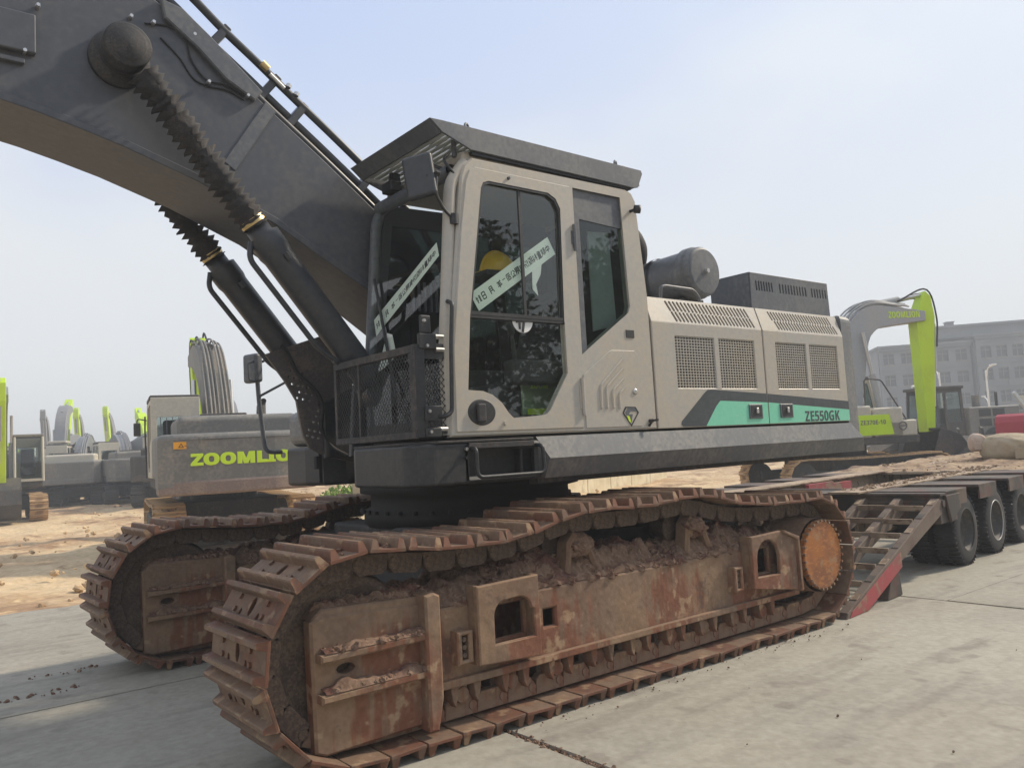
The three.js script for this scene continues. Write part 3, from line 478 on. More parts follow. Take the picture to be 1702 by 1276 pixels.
// door
const door = sub('door', ex); door.scale.set(0.991, 0.9945, 1); door.position.set(-0.62 * 0.009, 2.66 * 0.0055, 0);
const dOut = [[-1.19, 1.758], [-1.182, 2.3], [-1.07, 3.15], [-1.015, 3.455], [-0.98, 3.54], [-0.93, 3.57], [-0.05, 3.572], [-0.05, 1.758]];
const upWin = [[-1.042, 2.545], [-0.895, 3.43], [-0.872, 3.475], [-0.82, 3.495], [-0.27, 3.495], [-0.195, 3.46], [-0.152, 3.385], [-0.178, 2.545]];
const loWin = [[-1.062, 2.515], [-0.178, 2.515], [-0.174, 2.16], [-0.36, 1.895], [-0.40, 1.862], [-0.45, 1.852], [-0.71, 1.838], [-0.75, 1.87], [-0.81, 1.945], [-0.885, 1.998], [-0.96, 2.022], [-1.088, 2.03]];
mesh('door_frame', prism(dOut, 1.50, 1.553, [[...loWin.slice(2), [-1.042, 2.53], ...upWin.slice(1), [-0.176, 2.53]]], 0.007), M.beige, door);
mesh('window_seal', [prism([[-1.05, 2.52], [-0.17, 2.52], [-0.17, 2.548], [-1.045, 2.548]], 1.515, 1.548, [], 0.004), prism(upWin.map((p) => [(p[0] + 0.53) * 1.014 - 0.53, (p[1] - 3) * 1.012 + 3]), 1.52, 1.55, [upWin.map((p) => [(p[0] + 0.53) * 0.955 - 0.53, (p[1] - 3) * 0.96 + 3])], 0.004), box(-0.545, -0.522, 2.55, 3.47, 1.518, 1.535)], M.black, door);
mesh('upper_window', prism(upWin, 1.525, 1.529, [], 0), M.glass, door);
mesh('lower_window', prism(loWin, 1.525, 1.529, [], 0), M.glass, door);
mesh('door_catch', [lathe([[0.001, 0], [0.088, 0], [0.088, 0.7], [0.08, 1], [0.001, 1]], [-0.979, 1.888, 1.548], [-0.979, 1.888, 1.557], 36).translate(0.979, -1.888, 0).scale(1.3, 1, 1).translate(-0.979, 1.888, 0)], M.black, door);
mesh('door_handle', [box(-1.03, -0.96, 1.82, 1.945, 1.556, 1.585, 0.012), cyl([-1.06, 1.885, 1.556], [-1.06, 1.885, 1.562], 0.012, 0.012, 12)], M.blackDust, door);
mesh('door_knob', cyl([-0.79, 1.81, 1.55], [-0.79, 1.81, 1.568], 0.016, 0.013, 12), M.beige, door);
mesh('roof_bead', cyl([-0.64, 3.535, 1.55], [-0.64, 3.535, 1.565], 0.012, 0.01, 10), M.black, door);
mesh('handle_badge', prism([...arc(-0.567, 2.535, 0.094, Math.PI, Math.PI * 2, 18)], 1.531, 1.535, [], 0), M.white, door);
mesh('inner_lever', [bar([-0.63, 2.515, 1.54], [-0.50, 2.528, 1.54], 0.01, 0.012), bar([-0.60, 2.51, 1.54], [-0.60, 2.465, 1.54], 0.008, 0.014), bar([-0.56, 2.515, 1.54], [-0.575, 2.445, 1.54], 0.008, 0.016)], M.black, door);
for (const [y0, y1, x] of [[3.08, 3.28, -0.036], [1.85, 2.125, -0.048]]) mesh('hinge', [cyl([x, y0, 1.562], [x, y1, 1.562], 0.0145, 0.0145, 12), box(x - 0.03, x + 0.03, y0 + 0.05, y1 - 0.05, 1.545, 1.558)], y0 > 3 ? M.guard : M.beige, door);
// quarter window
mesh('quarter_window', prism([[-0.04, 2.29], [-0.04, 3.582], [0.51, 3.583], [0.545, 2.70], [0.52, 2.63]], 1.512, 1.516, [], 0), M.glassDark, cab);
mesh('window_trim', [prism([[-0.032, 2.29], [-0.032, 3.577], [0.05, 3.577], [0.05, 2.34]], 1.518, 1.524, [], 0), prism([[0.05, 3.34], [0.05, 3.577], [0.50, 3.578], [0.508, 3.32]], 1.518, 1.524, [], 0)], M.guard, cab);
mesh('rear_knob', [cyl([0.60, 3.47, 1.545], [0.60, 3.47, 1.60], 0.013, 0.013, 10), lathe([[0.001, 0], [0.032, 0.1], [0.034, 0.9], [0.001, 1]], [0.59, 3.475, 1.59], [0.62, 3.465, 1.64], 14)], M.black, cab);
mesh('key_lock', [prism([[0.455, 2.45], [0.545, 2.45], [0.545, 2.512], [0.455, 2.512]], 1.545, 1.552, [], 0.002)], M.black, cab);
// side hatch with pressed louvres, diamond emblem and lock
const hatch = sub('side_hatch', cab);
mesh('hatch_panel', prism([[-0.03, 1.76], [-0.028, 2.155], [0.25, 2.335], [0.28, 2.347], [0.535, 2.35], [0.572, 2.315], [0.57, 1.76]], 1.54, 1.5515, [], 0.004), M.beige, hatch);
for (const [a, b, c] of [[[0.395, 2.285], [0.139, 2.074], [0.135, 1.905]], [[0.388, 2.208], [0.197, 2.061], [0.195, 1.905]], [[0.39, 2.13], [0.262, 2.036], [0.262, 1.907]], [[0.392, 2.058], [0.33, 2.01], [0.33, 1.903]]]) mesh('louvre', tube([[...a, 1.55], [...b, 1.55], [...c, 1.55]], 0.0125, 24, 8, 0.02), M.beige, hatch);
const dia = (s) => [[0.445 - 0.09 * s, 1.855 + 0.012 * s], [0.445 - 0.055 * s, 1.855 + 0.06 * s], [0.445 + 0.055 * s, 1.855 + 0.058 * s], [0.445 + 0.09 * s, 1.855 + 0.012 * s], [0.445, 1.855 - 0.094 * s]];
mesh('emblem', prism(dia(1), 1.551, 1.5555, [dia(0.86)], 0.001), M.black, hatch);
mesh('emblem_sign', [prism([[0.385, 1.87], [0.42, 1.905], [0.50, 1.9], [0.515, 1.878], [0.44, 1.878], [0.42, 1.855], [0.465, 1.855], [0.445, 1.79], [0.40, 1.845]], 1.551, 1.5545, [], 0)], M.guard, hatch);
mesh('emblem_spot', prism([[0.395, 1.845], [0.425, 1.84], [0.44, 1.79], [0.42, 1.80]], 1.5548, 1.5562, [], 0), M.limeText, hatch);
mesh('hatch_lock', lathe([[0.001, 0], [0.024, 0], [0.024, 0.6], [0.015, 1], [0.001, 1]], [0.51, 2.03, 1.55], [0.51, 2.03, 1.562], 16), M.steel, hatch);
mesh('side_fitting', [cyl([0.66, 1.80, 1.545], [0.66, 1.80, 1.58], 0.014, 0.014, 10), bar([0.655, 1.80, 1.58], [0.70, 1.805, 1.60], 0.015, 0.018), cyl([0.648, 1.76, 1.548], [0.648, 1.79, 1.575], 0.01, 0.01, 8)], M.blackDust, cab);
// inside: seat, consoles, dash post
const seat = sub('seat', cab);
mesh('seat_base', box(-0.62, -0.1, 1.9, 2.12, 0.75, 1.22, 0.05), M.interior, seat);
mesh('backrest', prism([[-0.12, 2.1], [0.08, 2.1], [0.20, 2.85], [0.08, 2.86]], 0.76, 1.2, [], 0.04), M.interior, seat);
mesh('seat_cover', box(-0.36, -0.02, 1.88, 2.125, 1.2, 1.235, 0.012), std({ color: new THREE.Color(0.28, 0.36, 0.22), roughness: 0.35, transparent: false }), seat);
mesh('cover_lettering', text('ZOOM', 0.042, 0.003).translate(-0.28, 2.08, 1.236), M.limeText, seat);
mesh('lime_band', box(-0.32, -0.1, 1.885, 1.93, 1.236, 1.24), M.limeText, seat);
for (const z of [0.62, 1.32]) mesh('console', [box(-0.55, 0.15, 2.1, 2.28, z - 0.07, z + 0.07, 0.03), cyl([-0.48, 2.27, z], [-0.50, 2.47, z], 0.018, 0.014, 10), lathe([[0.001, 0], [0.025, 0.1], [0.032, 0.7], [0.001, 1]], [-0.50, 2.46, z], [-0.515, 2.56, z], 12)], M.interior, cab);
mesh('control_shelf', [box(-0.60, -0.1, 2.93, 2.965, 0.86, 1.2, 0.01)], M.interior, cab);
for (let k = 0; k < 5; k++) mesh('grab_strap', box(-0.84 + k * 0.055, -0.823 + k * 0.055, 2.75, 2.98, 0.53, 0.545), M.guard, cab);
mesh('curtain', prism([[0.2, 2.5], [0.2, 3.28], [0.43, 3.3], [0.46, 2.56]], 1.44, 1.455, [], 0.004), std({ color: new THREE.Color(0.62, 0.62, 0.6), roughness: 0.8 }), cab);

// --- falling-object roof guard
const grd = sub('roof_guard', ex);
const gp = [[-1.275, 3.835], [-1.18, 3.838], [0.752, 3.828], [0.765, 3.80], [0.705, 3.68], [0.66, 3.668], [-0.95, 3.678], [-1.18, 3.757]];
mesh('side_plate', prism(gp, 1.535, 1.553, [], 0.003), M.guard, grd);
mesh('side_plate', prism(gp, 0.432, 0.450, [], 0.003), M.guard, grd);
mesh('front_plate', [prism([[-1.275, 3.835], [-1.255, 3.838], [-1.17, 3.757], [-1.19, 3.752]], 0.448, 1.537, [], 0.002), box(-1.26, -1.08, 3.826, 3.838, 0.45, 1.535)], M.guard, grd);
mesh('rear_plate', box(0.72, 0.74, 3.70, 3.83, 0.45, 1.535), M.guard, grd);
for (const z of [0.72, 0.99, 1.27]) mesh('rail', box(-1.2, 0.72, 3.79, 3.828, z - 0.03, z + 0.03), M.guard, grd);
for (let i = 0; i < 34; i++) mesh('slat', box(-1.14 + i * 0.055, -1.102 + i * 0.055, 3.775, 3.785, 0.46, 1.525), M.pale, grd);
for (const x of [-0.903, 0.566]) mesh('lifting_eye', [new THREE.TorusGeometry(0.03, 0.009, 8, 20).rotateY(0.5).translate(x, 3.875, 1.45), box(x - 0.025, x + 0.025, 3.828, 3.845, 1.43, 1.47)], M.guard, grd);
for (const x of [-0.80, -0.60, -0.40, 0.62]) mesh('bracket', [taper(x - 0.035, x + 0.035, 3.828, 3.862, 1.43, 1.50, 0.02, 0.01)], M.guard, grd);
for (const x of [-1.0, -0.3, 0.4]) for (const z of [0.56, 1.42]) mesh('post', cyl([x, 3.66, z], [x, 3.79, z], 0.018, 0.018, 8), M.guard, grd);
mesh('seal_strip', box(-0.93, 0.64, 3.655, 3.682, 1.49, 1.535), M.black, grd);
mesh('work_light', [box(-1.12, -1.02, 3.60, 3.68, 0.62, 0.76, 0.012), box(-1.07, -1.0, 3.66, 3.76, 0.66, 0.70)], M.black, ex);
mesh('wiring', [hose([[-1.05, 3.56, 1.4], [-1.11, 3.62, 1.3], [-1.04, 3.66, 1.15], [-1.1, 3.60, 1.0], [-1.02, 3.58, 0.85]], 0.012), hose([[-1.08, 3.5, 1.52], [-1.12, 3.6, 1.47], [-1.04, 3.68, 1.42]], 0.01)], M.black, ex);

// --- mirror at the cab corner
const mir = sub('mirror', ex);
{
  const g = new RoundedBoxGeometry(0.06, 0.29, 0.21, 3, 0.025); g.rotateX(-0.12).rotateY(0.62).translate(-1.34, 3.44, 1.50);
  mesh('mirror_housing', g, M.cyl, mir);
  mesh('mirror_arm', tube([[-1.33, 3.43, 1.56], [-1.265, 3.445, 1.585], [-1.28, 3.31, 1.585], [-1.19, 3.22, 1.55], [-1.10, 3.18, 1.53]], 0.0105, 70, 8, 0.04), M.black, mir);
  for (const q of [cyl([-1.11, 3.145, 1.53], [-1.11, 3.215, 1.53], 0.032, 0.032, 12), cyl([-1.26, 3.43, 1.57], [-1.26, 3.46, 1.6], 0.018, 0.018, 8)]) mesh('clamp', q, M.black, mir);
}
// --- mesh screen guarding the lower windscreen
const scr = sub('front_screen', ex);
{
  const x = -1.475, z0 = 0.45, z1 = 1.545, y0 = 1.735, y1 = 2.325, f = 0.05;
  mesh('screen_frame', [box(x - 0.012, x + 0.02, y1 - f, y1, z0, z1, 0.004), box(x - 0.012, x + 0.02, y0, y0 + 0.045, z0, z1, 0.004), box(x - 0.012, x + 0.02, y0 + 0.045, y1 - f, z0, z0 + 0.035, 0.004), box(x - 0.012, x + 0.02, y0 + 0.045, y1 - f, z1 - f, z1, 0.004), box(x - 0.005, x + 0.012, y0 + 0.045, y1 - f, 0.80, 0.82)], M.blackDust, scr);
  const lattice = (u0, u1, v0, v1, sp, put) => { const out = [], c = (v0 + v1) / 2; for (let k = -60; k < 100; k++) for (const s of [-1, 1]) { // lines v = s(u - k sp) clipped
      const u = u0 + k * sp; let a = [u, v0], b = [u + (v1 - v0) * 0.85 * 1, v1]; if (s < 0) { a = [u, v1]; b = [u + (v1 - v0) * 0.85, v0]; }
      const cl = (p, q) => { let t0 = (u0 - p[0]) / (q[0] - p[0]), t1 = (u1 - p[0]) / (q[0] - p[0]); t0 = clamp(t0); t1 = clamp(t1); return t1 > t0 + 1e-3 ? [[mix(p[0], q[0], t0), mix(p[1], q[1], t0)], [mix(p[0], q[0], t1), mix(p[1], q[1], t1)]] : null; };
      const l = cl(a, b); if (l) out.push(put(l[0], l[1])); } return out; };
  mesh('wire_screen', lattice(z0 + 0.03, z1 - 0.04, y0 + 0.04, y1 - 0.04, 0.036, (a, b) => bar([x + 0.004, a[1], a[0]], [x + 0.004, b[1], b[0]], 0.0034, 0.003, [1, 0, 0])), M.black, scr);
  mesh('side_post', [box(-1.472, -1.40, 1.74, 2.33, 1.50, 1.548, 0.006), box(-1.40, -1.24, 1.76, 1.80, 1.51, 1.53), box(-1.40, -1.24, 2.24, 2.34, 1.51, 1.53)], M.black, scr);
  mesh('wire_screen', lattice(-1.40, -1.24, 1.80, 2.25, 0.036, (a, b) => bar([a[0], a[1], 1.52], [b[0], b[1], 1.52], 0.004, 0.0035)), M.black, scr);
  mesh('hinge_plate', [box(-1.44, -1.31, 2.30, 2.40, 1.53, 1.56, 0.008), box(-1.42, -1.34, 2.40, 2.52, 1.525, 1.55, 0.02), box(-1.42, -1.29, 1.84, 1.94, 1.53, 1.56, 0.008), box(-1.42, -1.30, 1.74, 1.80, 1.53, 1.56, 0.008)], M.black, scr);
  for (const [a, b] of [[-1.385, 2.32], [-1.40, 2.48], [-1.39, 1.905], [-1.385, 1.775]]) mesh('bolt', bolt([a, b, 1.555], [0, 0, 1], 0.012, 0.016), M.steel, scr);
  for (const y of [2.385, 2.30, 1.79]) mesh('spacer', cyl([-1.31, y, 1.535], [-1.245, y, 1.535], 0.017, 0.015, 12), M.steel, scr);
  mesh('handrail', tube([[-1.315, 1.87, 1.545], [-1.30, 1.865, 1.60], [-1.245, 1.895, 1.60], [-1.225, 2.35, 1.60], [-1.20, 2.60, 1.595], [-1.20, 2.62, 1.54]], 0.0145, 70, 10, 0.05), M.black, scr);
}

// --- engine hood
M.engine = std({ map: paintTex(hex(0x4a4a48), hex(0x6a6156), 0.7, 27), roughness: 0.6 });
mesh('engine', [box(1.0, 2.1, 1.75, 2.45, -0.5, 0.7, 0.05), box(1.2, 2.0, 2.45, 2.65, -0.3, 0.4, 0.05), cyl([2.1, 2.1, 0.1], [2.4, 2.1, 0.1], 0.42, 0.42, 24)], M.engine, ex);
mesh('oil_cooler', box(2.5, 3.5, 1.76, 2.6, -0.9, 0.9, 0.02), M.engine, ex);
function hoodDoor(name, x0, x1, grilles, slotRows) {
  const d = sub(name, ex);
  const holes = grilles.map(([a, b]) => [[a, 2.06], [b, 2.06], [b, 2.488], [a, 2.488]]);
  mesh('door_panel', prism([[x0, 1.735], [x1, 1.735], [x1, 2.6], [x0, 2.6]], 1.515, 1.548, holes, 0.006), M.beige, d);
  for (const [a, b] of grilles) { // perforated sheet: strips across and down leave square holes
    const g = []; const nx = 14, ny = 18, px = (b - a) / nx, py = 0.428 / ny;
    for (let i = 0; i <= nx; i++) { const c = a + i * px; g.push(box(Math.max(a, c - px * 0.12), Math.min(b, c + px * 0.12), 2.06, 2.488, 1.528, 1.539)); }
    for (let j = 0; j <= ny; j++) { const c = 2.06 + j * py; g.push(box(a, b, Math.max(2.06, c - py * 0.16), Math.min(2.488, c + py * 0.16), 1.5285, 1.5395)); }
    mesh('grille', g, M.beige, d);
    mesh('bay_shade_sheet', box(a - 0.01, b + 0.01, 2.05, 2.498, 1.36, 1.365), M.interior, d);  // dark sheet added so the bay behind the grille holes looks unlit
  }
  // sloping shoulder with two rows of slots
  const slots = []; for (const [a, b, v] of slotRows) { const n = 23; for (let i = 0; i < n; i++) { const c = mix(a, b, (i + 0.5) / n), w = (b - a) / n * 0.26; slots.push([...arc(c - 0.014, v + 0.034, w, 0, Math.PI, 4), ...arc(c + 0.014, v - 0.034, w, Math.PI, 2 * Math.PI, 4)]); } }
  const sl = prism([[x0, 0], [x1, 0], [x1, 0.225], [x0, 0.225]], -0.02, 0, slots, 0.003); sl.rotateX(-0.30).translate(0, 2.596, 1.547);
  mesh('shoulder_panel', sl, M.beige, d);
  mesh('top_panel', box(x0, x1, 2.79, 2.812, 0.4, 1.478, 0.006), M.beige, d);
  return d;
}
hoodDoor('front_hood_door', 0.757, 2.246, [[1.033, 1.538], [1.607, 2.112]], [[1.0, 2.12, 0.155], [1.04, 2.155, 0.06]]);
hoodDoor('rear_hood_door', 2.262, 3.64, [[2.449, 2.945], [3.012, 3.508]], [[2.44, 3.5, 0.155], [2.50, 3.56, 0.06]]);
ex.children.filter((c) => /hood_door$/.test(c.name)).forEach((c) => { c.name = 'hood_door'; });
mesh('far_hood', [box(0.76, 3.64, 1.73, 2.80, -1.5, -1.46, 0.01), box(0.76, 3.64, 2.775, 2.8, -1.5, 0.4)], M.beige, ex);
// stripe, lettering, latches
const st = (pts, z0, z1, m, n) => mesh(n, prism(pts, z0, z1, [], 0), m, ex);
st([[1.06, 1.745], [1.35, 1.742], [1.50, 1.905], [1.56, 1.952], [2.246, 1.934], [2.246, 2.012], [1.46, 2.048], [1.40, 2.045], [1.36, 2.02], [1.045, 1.79], [1.036, 1.765]], 1.549, 1.5512, M.stripeDark, 'stripe');
st([[2.262, 1.934], [3.64, 1.852], [3.64, 1.935], [2.262, 2.011]], 1.549, 1.5512, M.stripeDark, 'stripe');
st([[1.352, 1.742], [2.246, 1.742], [2.246, 1.932], [1.58, 1.956], [1.53, 1.94], [1.49, 1.905]], 1.549, 1.551, M.teal, 'stripe');
st([[2.262, 1.742], [3.64, 1.742], [3.64, 1.85], [2.262, 1.932]], 1.549, 1.551, M.teal, 'stripe');
{ const g = text('ZE550GK', 0.098, 0.002, 1.0); g.computeBoundingBox(); const w = g.boundingBox.max.x; g.scale(0.615 / w, 1, 1).translate(2.835, 1.748, 1.5512); mesh('model_lettering', g, M.stripeDark, ex); }
for (const [x0, x1] of [[1.955, 2.15], [2.43, 2.63]]) { const l = sub('latch', ex); const c = [1.79, 1.918];
  mesh('latch_plate', prism([[x0, c[0]], [x1, c[0]], [x1, c[1]], [x0, c[1]]], 1.55, 1.562, [], 0.004), M.guard, l); mesh('latch_cup', prism([[x0 + 0.02, c[0] + 0.015], [x1 - 0.02, c[0] + 0.015], [x1 - 0.02, c[1] - 0.015], [x0 + 0.02, c[1] - 0.015]], 1.561, 1.5645, [], 0), M.black, l);
  mesh('lever', box((x0 + x1) / 2 - 0.012, (x0 + x1) / 2 + 0.02, c[0] + 0.045, c[1] - 0.035, 1.564, 1.578, 0.004), M.steel, l); }
// counterweight
mesh('counterweight', [planPrism([[3.655, 1.53], [3.90, 1.50], [4.05, 1.35], [4.3, 0.9], [4.42, 0.3], [4.42, -0.3], [4.3, -0.9], [4.05, -1.35], [3.90, -1.50], [3.655, -1.52]], 1.44, 2.83, [], 0.075, 4)], M.skirt, ex);
// air cleaner, rail, muffler housing, intake elbow
{
  const a = sub('air_cleaner', ex);
  mesh('canister', lathe([[0.19, 0], [0.21, 0.1], [0.225, 0.75], [0.225, 0.8], [0.245, 0.82], [0.245, 0.9], [0.232, 0.905], [0.232, 0.97], [0.21, 1], [0.001, 1]], [1.86, 3.16, 0.35], [1.87, 3.165, 1.255], 48), M.guard, a);
  mesh('end_cap', lathe([[0.21, 0], [0.20, 0.5], [0.06, 0.6], [0.05, 1], [0.001, 1]], [1.87, 3.165, 1.254], [1.87, 3.165, 1.268], 40), M.guard, a);
  mesh('wing_nut', cyl([1.87, 3.165, 1.265], [1.87, 3.165, 1.295], 0.024, 0.02, 12), M.steel, a);
  mesh('strap', [lathe([[0.23, 0], [0.23, 1]], [1.86, 3.16, 0.7], [1.86, 3.16, 0.75], 40), box(1.72, 2.02, 2.80, 2.94, 0.6, 1.1, 0.01)], M.black, a);
  const elb = new THREE.CatmullRomCurve3([[1.86, 3.2, 0.40], [1.80, 3.33, 0.42], [1.70, 3.50, 0.55], [1.50, 3.60, 0.62], [1.2, 3.60, 0.62]].map(V));
  mesh('intake_elbow', new THREE.TubeGeometry(elb, 40, 0.135, 24), M.rubber, a);
  mesh('clamp_band', new THREE.TorusGeometry(0.138, 0.012, 8, 32).rotateX(1.2).translate(1.785, 3.36, 0.43), M.steel, a);
}
mesh('top_rail', tube([[1.19, 2.80, 1.28], [1.19, 2.955, 1.30], [1.24, 2.97, 1.30], [1.62, 2.965, 1.30], [1.70, 2.90, 1.30], [1.71, 2.80, 1.30]], 0.014, 60, 8, 0.05), M.guard, ex);
{
  const x0 = 2.54, x1 = 3.93, z = 1.26, y0 = 2.80, y1 = 3.222, sl = [];
  for (const [a, b, n] of [[2.64, 2.90, 7], [3.04, 3.50, 10], [3.62, 3.88, 6]]) for (let i = 0; i < n; i++) { const c = mix(a, b, i / (n - 1)); sl.push([...arc(c, 3.135, 0.009, 0, Math.PI, 4), ...arc(c + 0.008, 3.055, 0.009, Math.PI, 2 * Math.PI, 4)]); }
  const mf = sub('muffler_housing', ex);
  mesh('louvre_plate', prism([[x0, y0], [x1 + 0.02, y0], [x1, y1], [x0 + 0.01, y1]], z - 0.015, z, sl, 0.004), M.guard, mf);
  mesh('cover', [box(x0 + 0.005, x1, y1 - 0.012, y1, 0.80, z - 0.013), box(x0, x0 + 0.014, y0, y1 - 0.012, 0.80, z - 0.013), box(x1 - 0.01, x1 + 0.004, y0, y1 - 0.012, 0.80, z - 0.013), box(x0, x1, y0, y1, 0.79, 0.80)], M.guard, mf);
  mesh('muffler', cyl([2.7, 2.98, 1.03], [3.8, 2.98, 1.03], 0.15, 0.15, 20), M.interior, mf);
}

// --- front right: perforated plate, tool box, fluid tank, mirror on a post
{
  const plate = [[-1.663, 2.50], [-1.182, 2.665], [-0.9, 2.55], [-0.9, 1.60], [-1.145, 1.655], [-1.308, 1.732], [-1.363, 1.845], [-1.394, 1.998], [-1.411, 2.123], [-1.507, 2.288]];
  const holes = [];
  for (const [x, y, n, m] of [[-1.49, 2.275, 3, 3], [-1.40, 2.15, 3, 3], [-1.27, 1.95, 2, 4], [-1.07, 1.98, 3, 4], [-1.33, 1.84, 3, 2]]) for (let i = 0; i < n; i++) for (let j = 0; j < m; j++) { const cx = x + i * 0.048 + j * 0.02, cy = y + j * 0.047 - i * 0.012; if (cx < -1.39 - (cy - 2.0) * 0.25 || (cx < -1.34 && cy < 2.0)) continue; holes.push(arc(cx, cy, 0.0115, 0, Math.PI * 1.75, 7)); }
  mesh('perforated_plate', prism(plate, -0.41, -0.38, holes, 0.003), M.plate, ex);
  mesh('front_hose', hose([[-1.56, 2.56, -0.3], [-1.515, 2.52, -0.31], [-1.41, 2.35, -0.345], [-1.235, 2.17, -0.345], [-1.20, 2.05, -0.345], [-1.222, 1.9, -0.345], [-1.135, 1.74, -0.34], [-1.02, 1.66, -0.3]], 0.017, 60), M.rubber, ex);
  mesh('tow_plate', box(-0.8, -0.4, 1.47, 1.66, -0.42, 0.4, 0.02), M.greaseInShade, ex);
  const tb = sub('tool_box', ex);
  mesh('box_body', planPrism([[-0.9, -0.56], [-1.08, -0.62], [-1.12, -0.9], [-1.11, -1.3], [-1.02, -1.48], [-0.2, -1.48], [-0.2, -0.56]], 1.415, 1.755, [], 0.03, 3), M.black, tb);
  mesh('handle_recess', box(-1.125, -1.10, 1.56, 1.67, -0.72, -0.66, 0.01), M.dark, tb);
  mesh('box_seam', box(-1.118, -1.09, 1.44, 1.73, -0.635, -0.628), M.dark, tb);
  mesh('fluid_tank', [planPrism([[-0.9, -0.6], [-1.06, -0.64], [-1.10, -0.9], [-1.08, -1.3], [-1.0, -1.46], [-0.2, -1.46], [-0.2, -0.6]], 1.765, 2.09, [], 0.09, 4)], M.skirt, ex);
  const pole = sub('mirror_post', ex);
  mesh('post', tube([[-1.08, 1.73, -1.5], [-1.24, 1.735, -1.5], [-1.285, 2.2, -1.5], [-1.305, 2.62, -1.5]], 0.021, 50, 10, 0.08), M.guard, pole);
  mesh('brace', [cyl([-1.30, 2.245, -1.5], [-0.95, 2.45, -1.3], 0.0125, 0.0125, 8), cyl([-1.30, 2.56, -1.5], [-0.95, 2.70, -1.25], 0.0125, 0.0125, 8)], M.guard, pole);
  mesh('mirror_housing', new RoundedBoxGeometry(0.085, 0.27, 0.2, 3, 0.03).rotateY(0.3).translate(-1.335, 2.515, -1.5), M.guard, pole);
  mesh('mirror_bracket', tube([[-1.36, 2.57, -1.42], [-1.41, 2.56, -1.42], [-1.405, 2.40, -1.42], [-1.35, 2.385, -1.42]], 0.011, 30, 8, 0.03), M.guard, pole);
  mesh('deck_rail', tube([[-0.9, 2.09, -1.3], [-0.95, 2.2, -1.3], [-0.6, 2.22, -1.3], [-0.55, 2.09, -1.3]], 0.012, 40, 8, 0.05), M.guard, ex);
  mesh('filler_neck', cyl([-0.85, 2.085, -1.2], [-0.85, 2.17, -1.2], 0.035, 0.03, 14), M.black, ex);
  mesh('right_tank', box(-0.2, 0.8, 1.70, 2.5, -1.48, -0.55, 0.05), M.guard, ex);
  for (const q of [prism([[-1.35, 1.65], [-0.2, 1.65], [-0.1, 2.5], [-0.5, 2.62], [-0.8, 2.35], [-1.30, 2.18]], 0.36, 0.42, [], 0.01), prism([[-1.2, 1.65], [-0.2, 1.65], [-0.1, 2.5], [-0.5, 2.62], [-0.8, 2.3], [-1.2, 2.1]], -0.37, -0.33, [], 0.01)]) mesh('main_bracket', q, M.black, ex);
}

